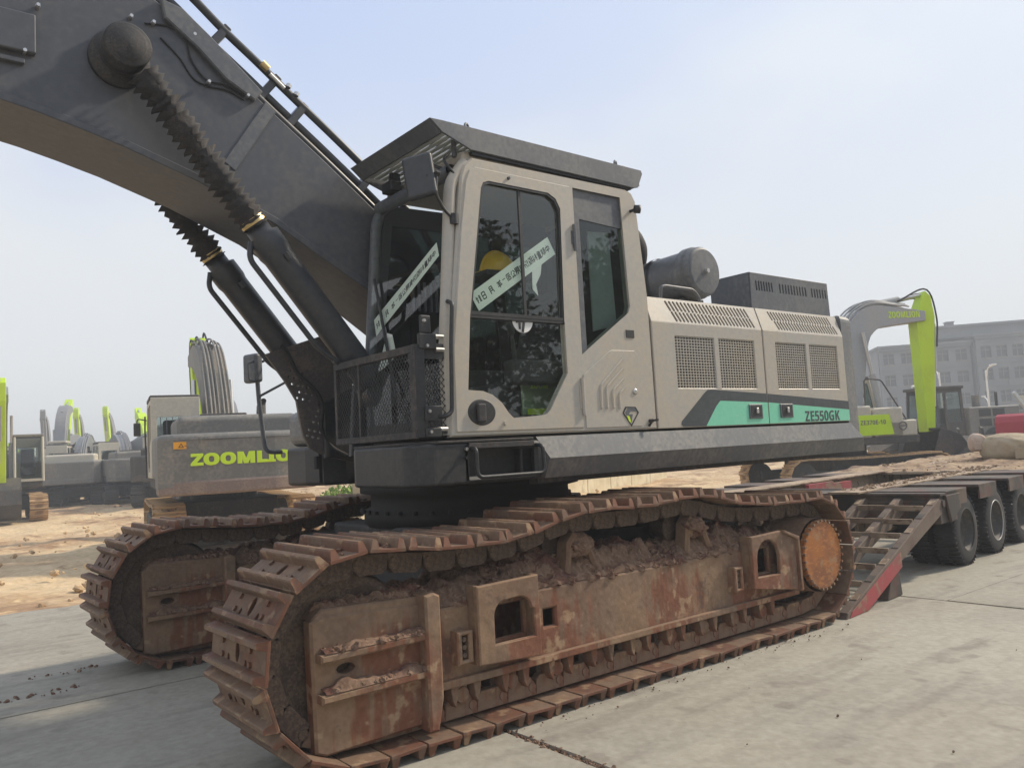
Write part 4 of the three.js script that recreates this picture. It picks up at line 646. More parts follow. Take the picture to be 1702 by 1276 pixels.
// --- boom
{
  const low = [[-7.2, 3.3], [-6.2, 3.62], [-5.2, 3.84], [-4.4, 3.92], [-3.9, 3.915], [-3.548, 3.89], [-3.361, 3.855], [-3.13, 3.80], [-2.869, 3.73], [-2.4, 3.575], [-1.864, 3.35], [-1.4, 3.08], [-1.163, 2.945], [-0.75, 2.66], [-0.42, 2.40]];
  const up = [[-0.28, 2.55], [-0.42, 2.95], [-0.75, 3.34], [-1.04, 3.584], [-1.455, 3.904], [-1.837, 4.185], [-2.1, 4.385], [-2.313, 4.54], [-2.56, 4.74], [-2.85, 4.93], [-3.2, 5.08], [-3.6, 5.16], [-4.2, 5.17], [-5.2, 4.95], [-6.2, 4.55], [-7.2, 4.1]];
  const b = sub('boom', ex);
  mesh('boom_plate', prism([...low, ...up], -0.345, 0.35, [], 0.012), M.boom, b);
  // welded lip along the lower edge, backing strip across the side, stiffener at the edge of the picture's boom nose
  const lipTop = low.slice(2, 14).map((p, i, a) => { const q = a[Math.min(i + 1, a.length - 1)], r = a[Math.max(i - 1, 0)], d = Math.hypot(q[0] - r[0], q[1] - r[1]); return [p[0] - (q[1] - r[1]) / d * 0.05, p[1] + (q[0] - r[0]) / d * 0.05]; });
  mesh('lower_lip', prism([...low.slice(2, 14).map((p) => [p[0], p[1] - 0.004]), ...lipTop.reverse()], 0.34, 0.366, [], 0.006), M.boom, b);
  mesh('seam_strip', prism([[-1.90, 4.245], [-2.215, 3.745], [-2.135, 3.69], [-1.825, 4.185]], 0.345, 0.362, [], 0.005), M.guard, b);
  mesh('weld_bead', hose([[-1.825, 4.19, 0.352], [-1.95, 3.985, 0.352], [-2.135, 3.685, 0.352]], 0.008, 30), M.boom, b);
  mesh('hose_cover', prism([[-2.62, 4.79], [-2.48, 4.76], [-2.3, 4.62], [-1.93, 4.30], [-1.99, 4.22], [-2.2, 4.33], [-2.38, 4.50], [-2.6, 4.66]], 0.345, 0.40, [], 0.01), M.guard, b);
  mesh('boom_boss', lathe([[0.001, 0], [0.185, 0], [0.185, 0.16], [0.125, 0.2], [0.125, 0.5], [0.145, 0.51], [0.145, 0.88], [0.132, 0.92], [0.105, 0.93], [0.1, 0.99], [0.05, 1], [0.04, 1.04], [0.001, 1.04]], [-2.885, 4.30, 0.35], [-2.885, 4.30, 0.64], 40), M.boss, b);
  mesh('boom_boss', lathe([[0.21, 0], [0.21, 0.22], [0.165, 0.26], [0.165, 1], [0.001, 1]], [-2.885, 4.30, -0.35], [-2.885, 4.30, -0.62], 32), M.cyl, b);
  mesh('nose_bracket', [box(-3.75, -3.36, 4.20, 4.45, 0.34, 0.40, 0.012), box(-3.7, -3.42, 4.13, 4.16, 0.345, 0.385, 0.006)], M.boom, b);
  for (const [x, y] of [[-3.42, 4.21], [-3.347, 4.52], [-2.81, 4.61], [-2.403, 4.60], [-2.039, 4.25], [-2.313, 4.285], [-2.67, 4.61], [-1.05, 3.30]]) mesh('pipe_clip', [cyl([x, y, 0.35], [x, y, 0.385], 0.014, 0.014, 10), bolt([x, y, 0.385], [0, 0, 1], 0.013, 0.016)], M.steel, b);
  mesh('clip_block', box(-1.09, -1.02, 3.29, 3.39, 0.345, 0.39, 0.008), M.black, b);
  mesh('grease_line', [hose([[-2.72, 4.60, 0.36], [-2.55, 4.62, 0.36], [-2.46, 4.56, 0.362], [-2.42, 4.42, 0.362], [-2.32, 4.305, 0.362], [-2.2, 4.30, 0.362], [-2.06, 4.255, 0.362], [-2.0, 4.24, 0.362]], 0.0065, 60), hose([[-2.62, 4.53, 0.356], [-2.5, 4.42, 0.356], [-2.40, 4.29, 0.356], [-2.31, 4.265, 0.36], [-2.18, 4.265, 0.36], [-2.06, 4.225, 0.36]], 0.0065, 50)], M.rubber, b);
  // hydraulic pipes along the top
  const off = (d, i0, i1) => up.slice(i0, i1).map((p, i, a) => { const q = a[Math.min(i + 1, a.length - 1)], r = a[Math.max(i - 1, 0)], l = Math.hypot(q[0] - r[0], q[1] - r[1]); return [p[0] + (q[1] - r[1]) / l * d, p[1] - (q[0] - r[0]) / l * d]; });
  [[0.27, 0.045, 0.033], [0.24, 0.125, 0.032], [0.27, 0.262, 0.03], [0.05, 0.15, 0.03], [-0.12, 0.2, 0.03], [-0.25, 0.06, 0.03]].forEach(([z, d, r]) => {
    const P = off(d, 2, 12).map((p) => [p[0], p[1], z]); P.unshift([P[0][0] + 0.25, P[0][1] - 0.42, z]);
    mesh('hydraulic_pipe', new THREE.TubeGeometry(new THREE.CatmullRomCurve3(P.map(V), false, 'centripetal'), 70, r, 10, false), M.cyl, b);
  });
  for (const [x, y] of [[-1.93, 4.28], [-1.72, 4.11], [-1.15, 3.69], [-2.3, 4.56]]) mesh('pipe_clamp', box(-0.03, 0.03, -0.01, 0.28, 0.16, 0.295, 0.01).rotateZ(-0.66).translate(x, y, 0), M.cyl, b);
  mesh('brass_fitting', cyl([-1.90, 4.56, 0.31], [-1.85, 4.52, 0.31], 0.03, 0.03, 10), M.brass, b);
  mesh('white_fitting', [cyl([-1.84, 4.49, 0.31], [-1.73, 4.405, 0.31], 0.016, 0.016, 10), cyl([-1.70, 4.42, 0.31], [-1.69, 4.445, 0.31], 0.02, 0.02, 10), cyl([-1.64, 4.37, 0.31], [-1.63, 4.395, 0.31], 0.02, 0.02, 10)], M.steel, b);
  mesh('foot_pin', cyl([-0.45, 2.52, -0.46], [-0.45, 2.52, 0.46], 0.11, 0.11, 20), M.cyl, b);
  // boom cylinders: barrel, accordion boot over the rod, side pipes
  const cylinder = (zc, dx) => {
    const c = sub('boom_cylinder', ex), top = [-2.885 + dx, 4.30, zc], bot = [-1.16 + dx, 2.12, zc], at = (t, ox = 0, oy = 0, oz = 0) => [mix(top[0], bot[0], t) + ox, mix(top[1], bot[1], t) + oy, zc + oz];
    const prof = [[0.001, 0]]; const N = 22; for (let i = 0; i <= N; i++) { prof.push([0.066 + 0.012 * Math.sin(i), i / N - 0.012], [0.108 + 0.008 * Math.sin(i * 1.7), (i + 0.45) / N - 0.012]); } prof.push([0.001, 1]);
    { const g = lathe(prof.map((q) => [q[0], clamp(q[1])]), at(0.06), at(0.475), 26), p = g.attributes.position; for (let i = 0; i < p.count; i++) { const x = p.getX(i), y = p.getY(i), z = p.getZ(i); p.setXYZ(i, x + 0.022 * (fbm(y * 0.7 + z, z * 2 + x, 26, 2, 751) - 0.5), y + 0.03 * (fbm(x + z * 2, y + 4 + z, 22, 2, 753) - 0.5), z + 0.03 * (fbm(x + y, y * 2 + z, 20, 2, 757) - 0.5)); } g.computeVertexNormals(); mesh('rod_boot', g, M.boot, c); }
    mesh('barrel', lathe([[0.001, 0], [0.085, 0], [0.085, 0.06], [0.118, 0.07], [0.118, 0.16], [0.108, 0.19], [0.108, 0.93], [0.12, 0.94], [0.12, 1], [0.001, 1]], at(0.47), at(0.97), 32), M.cyl, c);
    mesh('gland', cyl(at(0.455), at(0.47), 0.09, 0.09, 24), M.brass, c);
    mesh('rod_eye', cyl([top[0], top[1], zc - 0.07], [top[0], top[1], zc + 0.07], 0.13, 0.13, 28), M.cyl, c);
    mesh('base_eye', cyl([bot[0], bot[1], zc - 0.08], [bot[0], bot[1], zc + 0.08], 0.14, 0.14, 28), M.cyl, c);
    const s = 0.138 * 0.78, k = 0.138 * 0.62; // offset to the lower left
    mesh('side_pipe', tube([at(0.50, -s * 0.72, -k * 0.72), at(0.53, -s * 1.35, -k * 1.35), at(0.80, -s * 1.3, -k * 1.3), at(0.90, -s * 0.7, -k * 0.7)], 0.02, 60, 10, 0.05), M.cyl, c);
    mesh('pipe_bracket', [bar(at(0.86, -s * 1.1, -k * 1.1), at(0.86, 0, 0), 0.04, 0.02), cyl(at(0.565, 0, 0, 0.118), at(0.585, 0, 0, 0.118), 0.02, 0.02, 8)], M.cyl, c);
  };
  cylinder(0.52, 0); cylinder(-0.5, 0.06);
}

// --- things in the cab
{
  const h = thing('hard_hat', 'yellow hard hat seen through the cab door window', 'hard hat', [-0.37, 2.965, 1.03]);
  mesh('shell', new THREE.SphereGeometry(0.15, 32, 16, 0, Math.PI * 2, 0, Math.PI / 2).scale(1.02, 1.15, 0.85).translate(0, 0.012, 0), M.yellow, h);
  mesh('brim', lathe([[0.13, 0], [0.17, 0.2], [0.172, 0.5], [0.13, 1]], [0, 0, 0], [0, 0.022, 0], 32).scale(1.1, 1, 0.95).translate(-0.02, 0, 0), M.yellow, h);
  mesh('ridge', new THREE.TorusGeometry(0.158, 0.012, 8, 24, Math.PI).scale(0.98, 1.1, 1).translate(0, 0.012, 0), M.yellow, h);
}
// paper seals, printed with handwritten-size characters that read from inside the cab
function sealTexture(w, h) {
  const c = document.createElement('canvas'); c.width = w; c.height = h; const g = c.getContext('2d'); g.fillStyle = '#dfe8df'; g.fillRect(0, 0, w, h);
  const K = { // stroke lists on a unit square
    feng: '1,2,4,2 2.5,1,2.5,4 .7,4,4.3,4 1,6,4,6 2.5,4.5,2.5,8.5 .7,8.5,4.3,8 5.3,3.5,9.3,3.5 7.8,1,7.8,9 7.8,9,7,8.5 5.8,5.5,6.7,6.7', nian: '3,1,1.8,3 2.2,2.6,9,2.6 5.6,2.6,5.6,9.5 2.6,4.7,8.4,4.7 2.6,4.7,2.6,7 .8,7,9.4,7', yue: '2.6,1,2.6,6 2.6,6,1.4,9 2.6,1,7.8,1 7.8,1,7.8,9 7.8,9,6.6,8.5 2.6,3.6,7.8,3.6 2.6,6,7.8,6', ri: '2.4,1,2.4,9 2.4,1,7.8,1 7.8,1,7.8,9 2.4,5,7.8,5 2.4,9,7.8,9',
    gong: '3.7,1,1,5 6,1,9.2,5 4.6,4.6,2.3,8.6 2.3,8.6,7.6,8 6.4,6.3,8.4,9.4', si: '1.5,1.4,8.5,1.4 8.5,1.4,8.3,9.2 1.6,3.6,6.8,3.6 2,5.4,2,8.4 2,5.4,6.2,5.4 6.2,5.4,6.2,8.4 2,8.2,6.2,8.2', xian: '1.5,1,1.5,9.4 1.5,1.2,3.8,1.2 3.8,1.2,2.8,4 2.8,4,4,6 4,6,2,6.6 5,1.2,8.6,1.2 8.6,1.2,8.6,4.8 5,3,8.6,3 5,4.8,8.6,4.8 5,1.2,5,9 5,9,6.6,8 6.4,5,9.6,9.2 8.9,5.6,7.4,6.8', you: '1,2.6,9,2.6 4.6,.8,1,6 3.4,4.4,3.4,9.4 3.4,4.4,8,4.4 8,4.4,8,9.2 3.4,6,8,6 3.4,7.6,8,7.6', fen: '2.8,.8,1,4.4 2,3.4,2,9.4 5.4,1,3.8,4 6.8,1,9.2,4.4 4.4,5,8.4,5 8.4,5,8,9 6,5,4.2,9.2', gu: '1.4,1,1.2,9 1.4,1,4,1 4,1,4,9 1.4,3.8,4,3.8 1.4,6.2,4,6.2 5.6,1,5.4,3.6 5.6,1.2,8,1.2 8,1.2,8.4,3.6 5.2,5,8.6,5 8.6,5,5,9.4 5.8,6,9.4,9.2', ke: '3.6,1,1.2,2 .8,3.6,4.4,3.6 2.6,1.8,2.6,9.4 2.6,4.6,1,7 2.8,4.6,4.2,6 5.6,2,6.6,3 5.4,4.4,6.4,5.4 5,7,9.4,6.2 8,1,8,9.4', zhong: '1.6,3,8.4,3 1.6,3,1.6,6.6 8.4,3,8.4,6.6 1.6,6.6,8.4,6.6 5,.8,5,9.4', chong: '7.6,1,2,1.6 1,3,9,3 2.4,4.2,7.6,4.2 2.4,4.2,2.4,7 7.6,4.2,7.6,7 2.4,5.6,7.6,5.6 2.4,7,7.6,7 5,1.4,5,9 1.8,8,8.2,8 .8,9.4,9.2,9.4', lian: '.8,1.4,4.4,1.4 1.5,1.4,1.5,7.6 3.8,1.4,3.8,9.4 1.5,3.4,3.8,3.4 1.5,5.4,3.8,5.4 .8,7.8,4.4,7 6,1,6.6,2.4 8.8,1,8,2.6 5.2,3.2,9.2,3.2 5,5.4,9.4,5.4 7.2,3.2,7.2,5.4 7.2,5.4,5.2,9.2 7.2,5.4,9.4,9.2', yi: '1,5,9,5',
  };
  const put = (k, x, y, s) => { g.lineWidth = s * 0.13; g.strokeStyle = '#1c2320'; g.lineCap = 'butt'; for (const q of K[k].split(' ')) { const [a, b, d, e] = q.split(',').map(Number); g.beginPath(); g.moveTo(x + a * s / 10, y + b * s / 10); g.lineTo(x + d * s / 10, y + e * s / 10); g.stroke(); } };
  g.translate(w, 0); g.scale(-1, 1); // seen from behind
  const s = h * 0.43, y = h * 0.285; let x = h * 0.2;
  for (const k of ['zhong', 'lian', 'chong', 'ke', 'gu', 'fen', 'you', 'xian', 'gong', 'si']) { put(k, x, y, s); x += s * 0.93; }
  x += s * 0.15; put('yi', x, y, s * 0.7); x += s * 0.85; put('nian', x, y, s); x += s * 1.65; put('yue', x, y, s); x += s * 1.5; put('ri', x, y, s); x += s * 1.02; put('feng', x, y, s);
  const t = new THREE.CanvasTexture(c); t.colorSpace = THREE.SRGBColorSpace; return t;
}
function paperStrip(parent, name, corners, t, th) { // corners: lower left, lower right, upper right, upper left (3-D)
  const g = new THREE.PlaneGeometry(1, 1, 12, 1), p = g.attributes.position, [a, b, c, d] = corners.map(V), n = b.clone().sub(a).cross(d.clone().sub(a)).normalize();
  for (let i = 0; i < p.count; i++) { const u = p.getX(i) + 0.5, v = p.getY(i) + 0.5, q = a.clone().lerp(b, u).lerp(d.clone().lerp(c, u), v).addScaledVector(n, th * Math.sin(u * 9)); p.setXYZ(i, q.x, q.y, q.z); }
  g.computeVertexNormals(); const m = new THREE.Mesh(g, std({ map: t, roughness: 0.75, side: THREE.DoubleSide })); m.name = name; m.castShadow = m.receiveShadow = true; parent.add(m); return m;
}
const sealT = sealTexture(1750, 250);
paperStrip(door, 'paper_seal', [[-0.935, 2.575, 1.521], [-0.205, 3.045, 1.521], [-0.275, 3.165, 1.521], [-1.005, 2.69, 1.521]], sealT, 0.0015);
mesh('torn_paper', prism([[-0.44, 2.905], [-0.345, 2.96], [-0.36, 2.88], [-0.41, 2.80], [-0.395, 2.72], [-0.445, 2.765]], 1.519, 1.521, [], 0), M.paper, door);
paperStrip(cab, 'paper_seal', [[fx(2.52) + 0.01, 2.523, 0.60], [fx(2.95) + 0.01, 2.953, 1.42], [fx(3.05) + 0.01, 3.053, 1.385], [fx(2.65) + 0.01, 2.652, 0.555]], sealT, 0.001);
mesh('wrapping', prism([[0.62, 2.15], [0.78, 2.42], [0.85, 2.40], [0.90, 2.24], [0.74, 2.18]], 0, 0.003, [], 0).rotateY(-Math.PI / 2).translate(fx(2.3) + 0.02, 0.1, 0), M.paper, cab);

// ------------------------------------------------------------------ low-bed trailer with its loading ramp
{
  const tr = thing('lowbed_trailer', 'long dirty low-bed trailer with an empty rear frame and a red-edged loading ramp lowered', 'trailer', [2.58, 0, 1.956], THREE.MathUtils.degToRad(5.4));
  // local frame: x along the bed (u), z = -w (w across, away from the viewer)
  const H = 0.895, Wd = 3.5;
  // ramp
  const ramp = sub('loading_ramp', tr), L = 2.52, top = 0.845;
  const stringer = (w, wid, m, n) => mesh(n, prism([[-0.02, -0.01], [0.12, -0.01], [L, top - 0.17], [L, top - 0.02], [L - 0.06, top], [0.02, 0.045]], -w - wid, -w, [], 0.006), m, ramp);
  stringer(0.0, 0.09, M.ramp, 'stringer'); stringer(0.40, 0.085, M.ramp, 'stringer'); stringer(0.80, 0.09, M.ramp, 'stringer');
  mesh('red_edge', prism([[0.05, 0.0], [0.1, 0.045], [1.28, 0.42], [1.28, 0.275], [0.43, 0.0]], 0.0005, 0.006, [], 0), M.redWorn, ramp);
  for (const [w, q] of [[0.0, 0.09], [0.40, 0.085], [0.80, 0.09]]) for (let k = 0; k < 7; k++) { const u = 0.30 + k * 0.34, y = 0.045 + (u - 0.02) / (L - 0.08) * (top - 0.045); mesh('grip_plate', box(-0.06, 0.06, 0, 0.007, -w - q + 0.012, -w - 0.012, 0.002).rotateZ(Math.atan2(top - 0.045, L - 0.08)).translate(u, y, 0), k % 2 ? M.trailer : M.trailerTan, ramp); }
  for (let k = 0; k < 7; k++) { const u = 0.22 + k * 0.335, y = 0.06 + (u - 0.02) / (L - 0.08) * (top - 0.045); mesh('rung', box(u - 0.015, u + 0.015, y - 0.055, y + 0.002, -0.81, -0.09, 0.004), M.trailerTan, ramp); }
  for (const q of [prism([[0.94, 0], [1.30, 0], [1.24, 0.36], [1.12, 0.32]], -0.14, -0.02, [], 0.006), prism([[0.94, 0], [1.30, 0], [1.24, 0.36], [1.12, 0.32]], -0.9, -0.78, [], 0.006)]) mesh('ramp_leg', q, M.trailer, ramp);
  mesh('ramp_hinge', cyl([L + 0.02, top - 0.06, -0.95], [L + 0.02, top - 0.06, 0.02], 0.04, 0.04, 12), M.trailer, ramp);
  // second ramp, folded at the far side
  mesh('rear_bumper', box(2.52, 3.05, 0.56, H - 0.03, -3.45, -0.02, 0.01), M.trailer, tr);
  mesh('tail_deck', [box(2.5, 3.08, H - 0.028, H, -3.45, 0.0, 0.004)], M.trailer, tr);
  mesh('corner_gusset', prism([[2.75, 0.56], [3.07, 0.70], [3.07, H - 0.03], [2.62, H - 0.03]], -0.01, 0.02, [], 0.004), M.trailer, tr);
  for (const w of [0.82, 2.38]) mesh('main_beam', [box(2.3, 17.1, H + 0.005, H + 0.03, -w - 0.36, -w, 0.006), box(2.6, 17.1, 0.42, H, -w - 0.2, -w - 0.16), box(2.6, 17.1, 0.40, 0.43, -w - 0.34, -w - 0.02)], M.trailerTan, tr);
  mesh('cross_member', box(3.4, 3.52, 0.5, H - 0.01, -2.4, -1.15), M.trailer, tr);
  for (const u of [3.3, 4.42, 5.62, 6.9]) for (const side of [0, 1]) mesh('outrigger', [box(u - 0.62, u + 0.06, H - 0.02, H + 0.012, side ? -Wd : -0.82, side ? -2.74 : -0.0, 0.004), prism([[u - 0.02, H - 0.02], [u + 0.02, H - 0.02], [u + 0.02, 0.6], [u - 0.02, 0.6]], side ? -Wd + 0.1 : -0.82, side ? -2.74 : -0.1, [], 0.003), box(u - 0.6, u + 0.05, H - 0.16, H - 0.02, side ? -Wd : -0.02, side ? -Wd + 0.02 : 0.0)], M.trailer, tr);
  mesh('rust_red_plate', [box(4.9, 5.5, 0.45, H - 0.03, -2.36, -2.3), box(4.1, 4.9, 0.78, H, -2.36, -2.3)], M.redWorn, tr);
  // wheels: three axle rows, pairs of tyres at each side
  const wheel = (u, w, face) => {
    const wg = sub('wheel', tr); wg.position.set(u, 0.405, -w);
    const prof = [[0.24, 0], [0.30, 0.0], [0.365, 0.03], [0.395, 0.10], [0.404, 0.2], [0.404, 0.8], [0.395, 0.9], [0.365, 0.97], [0.30, 1], [0.24, 1]];
    mesh('tyre', lathe(prof, [0, 0, -0.26], [0, 0, 0], 40), M.rubber, wg);
    const tread = []; for (let k = 0; k < 44; k++) { const a = k / 44 * Math.PI * 2; for (const z of [-0.2, -0.06]) tread.push(new THREE.BoxGeometry(0.012, 0.036, 0.11).translate(0, 0.404, z).rotateZ(a + (z < -0.1 ? 0.05 : 0))); }
    mesh('tread', tread, M.rubber, wg);
    mesh('rim', lathe([[0.245, 0], [0.255, 0.1], [0.225, 0.12], [0.215, 0.5], [0.16, 0.62], [0.10, 0.62], [0.095, 1.0], [0.07, 1.05], [0.001, 1.05]].map((q) => [q[0], 1 - q[1] * 0.7]).reverse(), [0, 0, -0.22], [0, 0, 0.0], 36), M.bgDark, wg);
    mesh('bead_ring', new THREE.TorusGeometry(0.25, 0.008, 8, 40).translate(0, 0, -0.005), face === 2 ? M.steel : M.bgDark, wg);
    for (let k = 0; k < 8; k++) { const a = k / 8 * Math.PI * 2; mesh('wheel_nut', cyl([Math.cos(a) * 0.135, Math.sin(a) * 0.135, -0.16], [Math.cos(a) * 0.135, Math.sin(a) * 0.135, -0.125], 0.016, 0.014, 6), M.bgDark, wg); }
  };
  [3.46, 4.58, 5.7].forEach((u, i) => { wheel(u, 0.06, i === 1 ? 2 : 1); wheel(u, 0.36, 0); wheel(u, 2.9, 0); wheel(u, 3.2, 0); mesh('axle', cyl([u, 0.405, -3.1], [u, 0.405, -0.2], 0.07, 0.07, 12), M.trailer, tr); });
  for (const u of [4.0, 5.15]) mesh('spring_hanger', box(u - 0.05, u + 0.05, 0.35, 0.75, -0.9, -0.75, 0.01), M.trailer, tr);
  // front deck, planked, then the red gooseneck
  for (let i = 0; i < 14; i++) mesh('deck_plank', box(7.0, 17.1, H - 0.03, H + 0.005 + 0.006 * (i % 3), -0.02 - (i + 1) * 0.249, -0.02 - i * 0.249 - 0.012, 0.004), M.trailerTan, tr);
  mesh('gooseneck', [prism([[18.0, 0.6], [17.15, 0.6], [17.15, 1.62], [17.22, 1.78], [17.36, 1.84], [22, 1.84], [22, 1.2], [19, 1.2]], -3.5, -0.0, [], 0.03)], M.redPaint, tr);
  mesh('gooseneck_rib', [box(18.2, 18.28, 1.2, 1.84, -0.02, 0.03)], M.redPaint, tr);
  // earth on the deck
  const g = new THREE.PlaneGeometry(10, 3.44, 220, 70).rotateX(-Math.PI / 2), p = g.attributes.position;
  for (let i = 0; i < p.count; i++) { const x = p.getX(i) + 12.05, z = p.getZ(i) - 1.75; const e = Math.min(sstep(0, 0.3, x - 7), sstep(0, 0.15, -z), sstep(0, 0.15, z + 3.48)); p.setXYZ(i, x, H + 0.002 + e * (0.11 * fbm(x / 16, (z + 4) / 16, 60, 5, 811) + 0.05 * sstep(0.5, 0.7, fbm(x / 16, (z + 4) / 16, 14, 4, 813)) - 0.035), z); }
  g.computeVertexNormals(); const crumbs = [g.toNonIndexed()]; for (let k = 0; k < 700; k++) crumbs.push(rock(0.006 + 0.03 * Math.pow(rnd(), 2), k % 9).translate(k % 3 ? rr(7.1, 16) : rr(2.6, 8), H + 0.03, k % 3 ? -rr(0.1, 3.4) : -rr(0.85, 1.15)));
  const e = mesh('deck_earth', crumbs, M.deckEarth, tr); e.userData.kind = 'stuff';
}

// ------------------------------------------------------------------ other machines
// builder: machine faces -x, its left is +z; returns the top-level group
const bgCache = {};
function loopFor(len, h, N) {
  const r = h / 2 - 0.05, P = Math.PI, a = len / 2 - r - 0.05;
  return samples([[a, 0.05], [0, 0.05], [-a, 0.05], ...arc(-a, h / 2, r, -P / 2, -1.5 * P, 14), [-a * 0.3, h - 0.05 - 0.03], [a * 0.4, h - 0.05 - 0.04], ...arc(a, h / 2, r, P / 2, -P / 2, 14)], N);
}
function poly(line, w) { // closed outline round a polyline, w = half widths
  const A = [], B = []; line.forEach((p, i) => { const q = line[Math.min(i + 1, line.length - 1)], r = line[Math.max(i - 1, 0)], d = Math.hypot(q[0] - r[0], q[1] - r[1]), n = [-(q[1] - r[1]) / d, (q[0] - r[0]) / d]; A.push([p[0] + n[0] * w[i], p[1] + n[1] * w[i]]); B.push([p[0] - n[0] * w[i], p[1] - n[1] * w[i]]); }); return [...A, ...B.reverse()];
}
function smooth(pts, n) { const c = new THREE.CatmullRomCurve3(pts.map((p) => new THREE.Vector3(p[0], p[1], 0)), false, 'centripetal'); return c.getPoints(n).map((v) => [v.x, v.y]); }
function machine(o) {
  const t = thing('excavator', o.label, 'excavator', o.pos, THREE.MathUtils.degToRad(o.rot), o.group);
  const m = Object.assign({ hood: M.bgGrey, cw: M.bgGrey, cab: M.bgPale, boom: M.bgBoom, stick: M.lime, shoe: M.bgShoe, len: 4.9, trackH: 0.98, gauge: 2.5, sw: 0.6 }, o), d = o.det ?? 1;
  const N = d ? 44 : 30, lp = loopFor(m.len, m.trackH, N);
  const key = [m.len, m.trackH, m.sw, d].join(); bgCache[key] ??= [shoeGeo(lp.pitch, m.sw, 0.04, d > 1), linkGeo(lp.pitch, 0.1, 0.1, 0.05)];
  for (const s of [1, -1]) {
    const tk = sub('crawler_track', t); tk.position.z = s * m.gauge / 2;
    if (d) lp.o.forEach((q) => { const k = share('track_shoe', bgCache[key][0], m.shoe, tk); k.position.set(q.x, q.y, 0); k.rotation.z = q.a; });
    else { const gs = lp.o.map((q) => bgCache[key][0].clone().applyMatrix4(new THREE.Matrix4().compose(new THREE.Vector3(q.x, q.y, 0), new THREE.Quaternion().setFromAxisAngle(new THREE.Vector3(0, 0, 1), q.a), new THREE.Vector3(1, 1, 1)))); mesh('track_belt', gs, m.shoe, tk).userData.kind = 'stuff'; }
    const h = m.trackH, a = m.len / 2 - h / 2;
    mesh('track_frame', prism([[-a, h * 0.3], [a, h * 0.3], [a, h * 0.62], [-a, h * 0.68]], -m.sw * 0.42, m.sw * 0.42, [], 0.03), M.bgDark, tk);
    for (const x of [-a, a]) mesh(x < 0 ? 'idler_wheel' : 'sprocket', cyl([x, h / 2, -m.sw * 0.3], [x, h / 2, m.sw * 0.3], h * 0.38, h * 0.38, 20), M.bgDark, tk);
    if (d) for (let k = 0; k < 7; k++) { const x = mix(-a * 0.8, a * 0.8, k / 6); mesh('track_roller', cyl([x, h * 0.2, -m.sw * 0.35], [x, h * 0.2, m.sw * 0.35], 0.09, 0.09, 12), M.bgDark, tk); }
  }
  const y0 = m.trackH + 0.28;
  mesh('centre_frame', [box(-1.1, 1.1, 0.42, 0.95, -m.gauge / 2, m.gauge / 2, 0.05), cyl([0, 0.9, 0], [0, y0, 0], 0.7, 0.7, 28)], M.bgDark, t);
  mesh('deck', box(-1.55, 2.6, y0 - 0.02, y0 + 0.2, -1.42, 1.42, 0.03), M.bgDark, t);
  mesh('counterweight', planPrism([[2.15, 1.48], [2.75, 1.46], [2.98, 1.2], [3.08, 0.6], [3.1, 0], [3.08, -0.6], [2.98, -1.2], [2.75, -1.46], [2.15, -1.48]], y0 - 0.06, y0 + 1.02, [], 0.11, 4), m.cw, t);
  mesh('counterweight_lip', planPrism([[2.2, 1.47], [2.75, 1.45], [2.99, 1.19], [3.1, 0.6], [3.12, 0], [3.1, -0.6], [2.99, -1.19], [2.75, -1.45], [2.2, -1.47]], y0 - 0.12, y0 + 0.16, [], 0.05, 2), m.lip || m.cw, t);
  mesh('engine_hood', [box(0.55, 2.5, y0 + 0.16, y0 + 1.38, -1.18, 1.1, 0.12)], m.hood, t);
  mesh('side_housing', box(0.3, 2.2, y0 + 0.18, y0 + 1.02, 0.9, 1.45, 0.05), m.hood, t); mesh('side_housing', box(-0.15, 2.2, y0 + 0.18, y0 + 1.05, -1.45, -0.85, 0.06), m.hood, t);
  if (d) { mesh('side_vent', [0, 1, 2, 3, 4, 5].map((i) => box(1.35, 1.95, y0 + 0.55 + i * 0.055, y0 + 0.575 + i * 0.055, -1.46, -1.44)), M.bgDark, t); mesh('exhaust', tube([[1.2, y0 + 1.3, -0.7], [1.2, y0 + 1.66, -0.7], [1.32, y0 + 1.72, -0.7]], 0.06, 24, 10), M.bgDark, t); mesh('air_duct', box(0.9, 1.7, y0 + 1.35, y0 + 1.46, -0.3, 0.6, 0.03), M.bgDark, t); }
  mesh('tank_step', [box(-1.5, -0.25, y0 + 0.18, y0 + 0.62, -1.43, -0.75, 0.06), box(-1.1, -0.2, y0 + 0.18, y0 + 0.98, -1.43, -0.75, 0.06)], m.hood, t);
  // cab with real windows
  const c = sub('cab', t), cz0 = 0.48, cz1 = 1.46, cy = y0 + 0.2, ct = y0 + 1.92;
  const so = [[-1.62, cy], [-1.6, cy + 0.7], [-1.42, ct - 0.08], [-1.3, ct], [0.08, ct], [0.2, ct - 0.1], [0.24, cy]];
  const w1 = [[-1.52, cy + 0.25], [-1.5, cy + 0.7], [-1.34, ct - 0.14], [-0.62, ct - 0.12], [-0.62, cy + 0.12], [-1.1, cy + 0.12]], w2 = [[-0.5, cy + 0.7], [-0.5, ct - 0.12], [0.1, ct - 0.14], [0.12, cy + 0.85]];
  for (const [a, b] of [[cz1 - 0.04, cz1], [cz0, cz0 + 0.04]]) mesh('cab_side', prism(so, a, b, [w1, w2], 0.01), m.cab, c);
  mesh('cab_roof', [box(-1.4, 0.12, ct - 0.05, ct + 0.06, cz0 - 0.02, cz1 + 0.02, 0.04)], m.roofMat || M.bgDark, c);
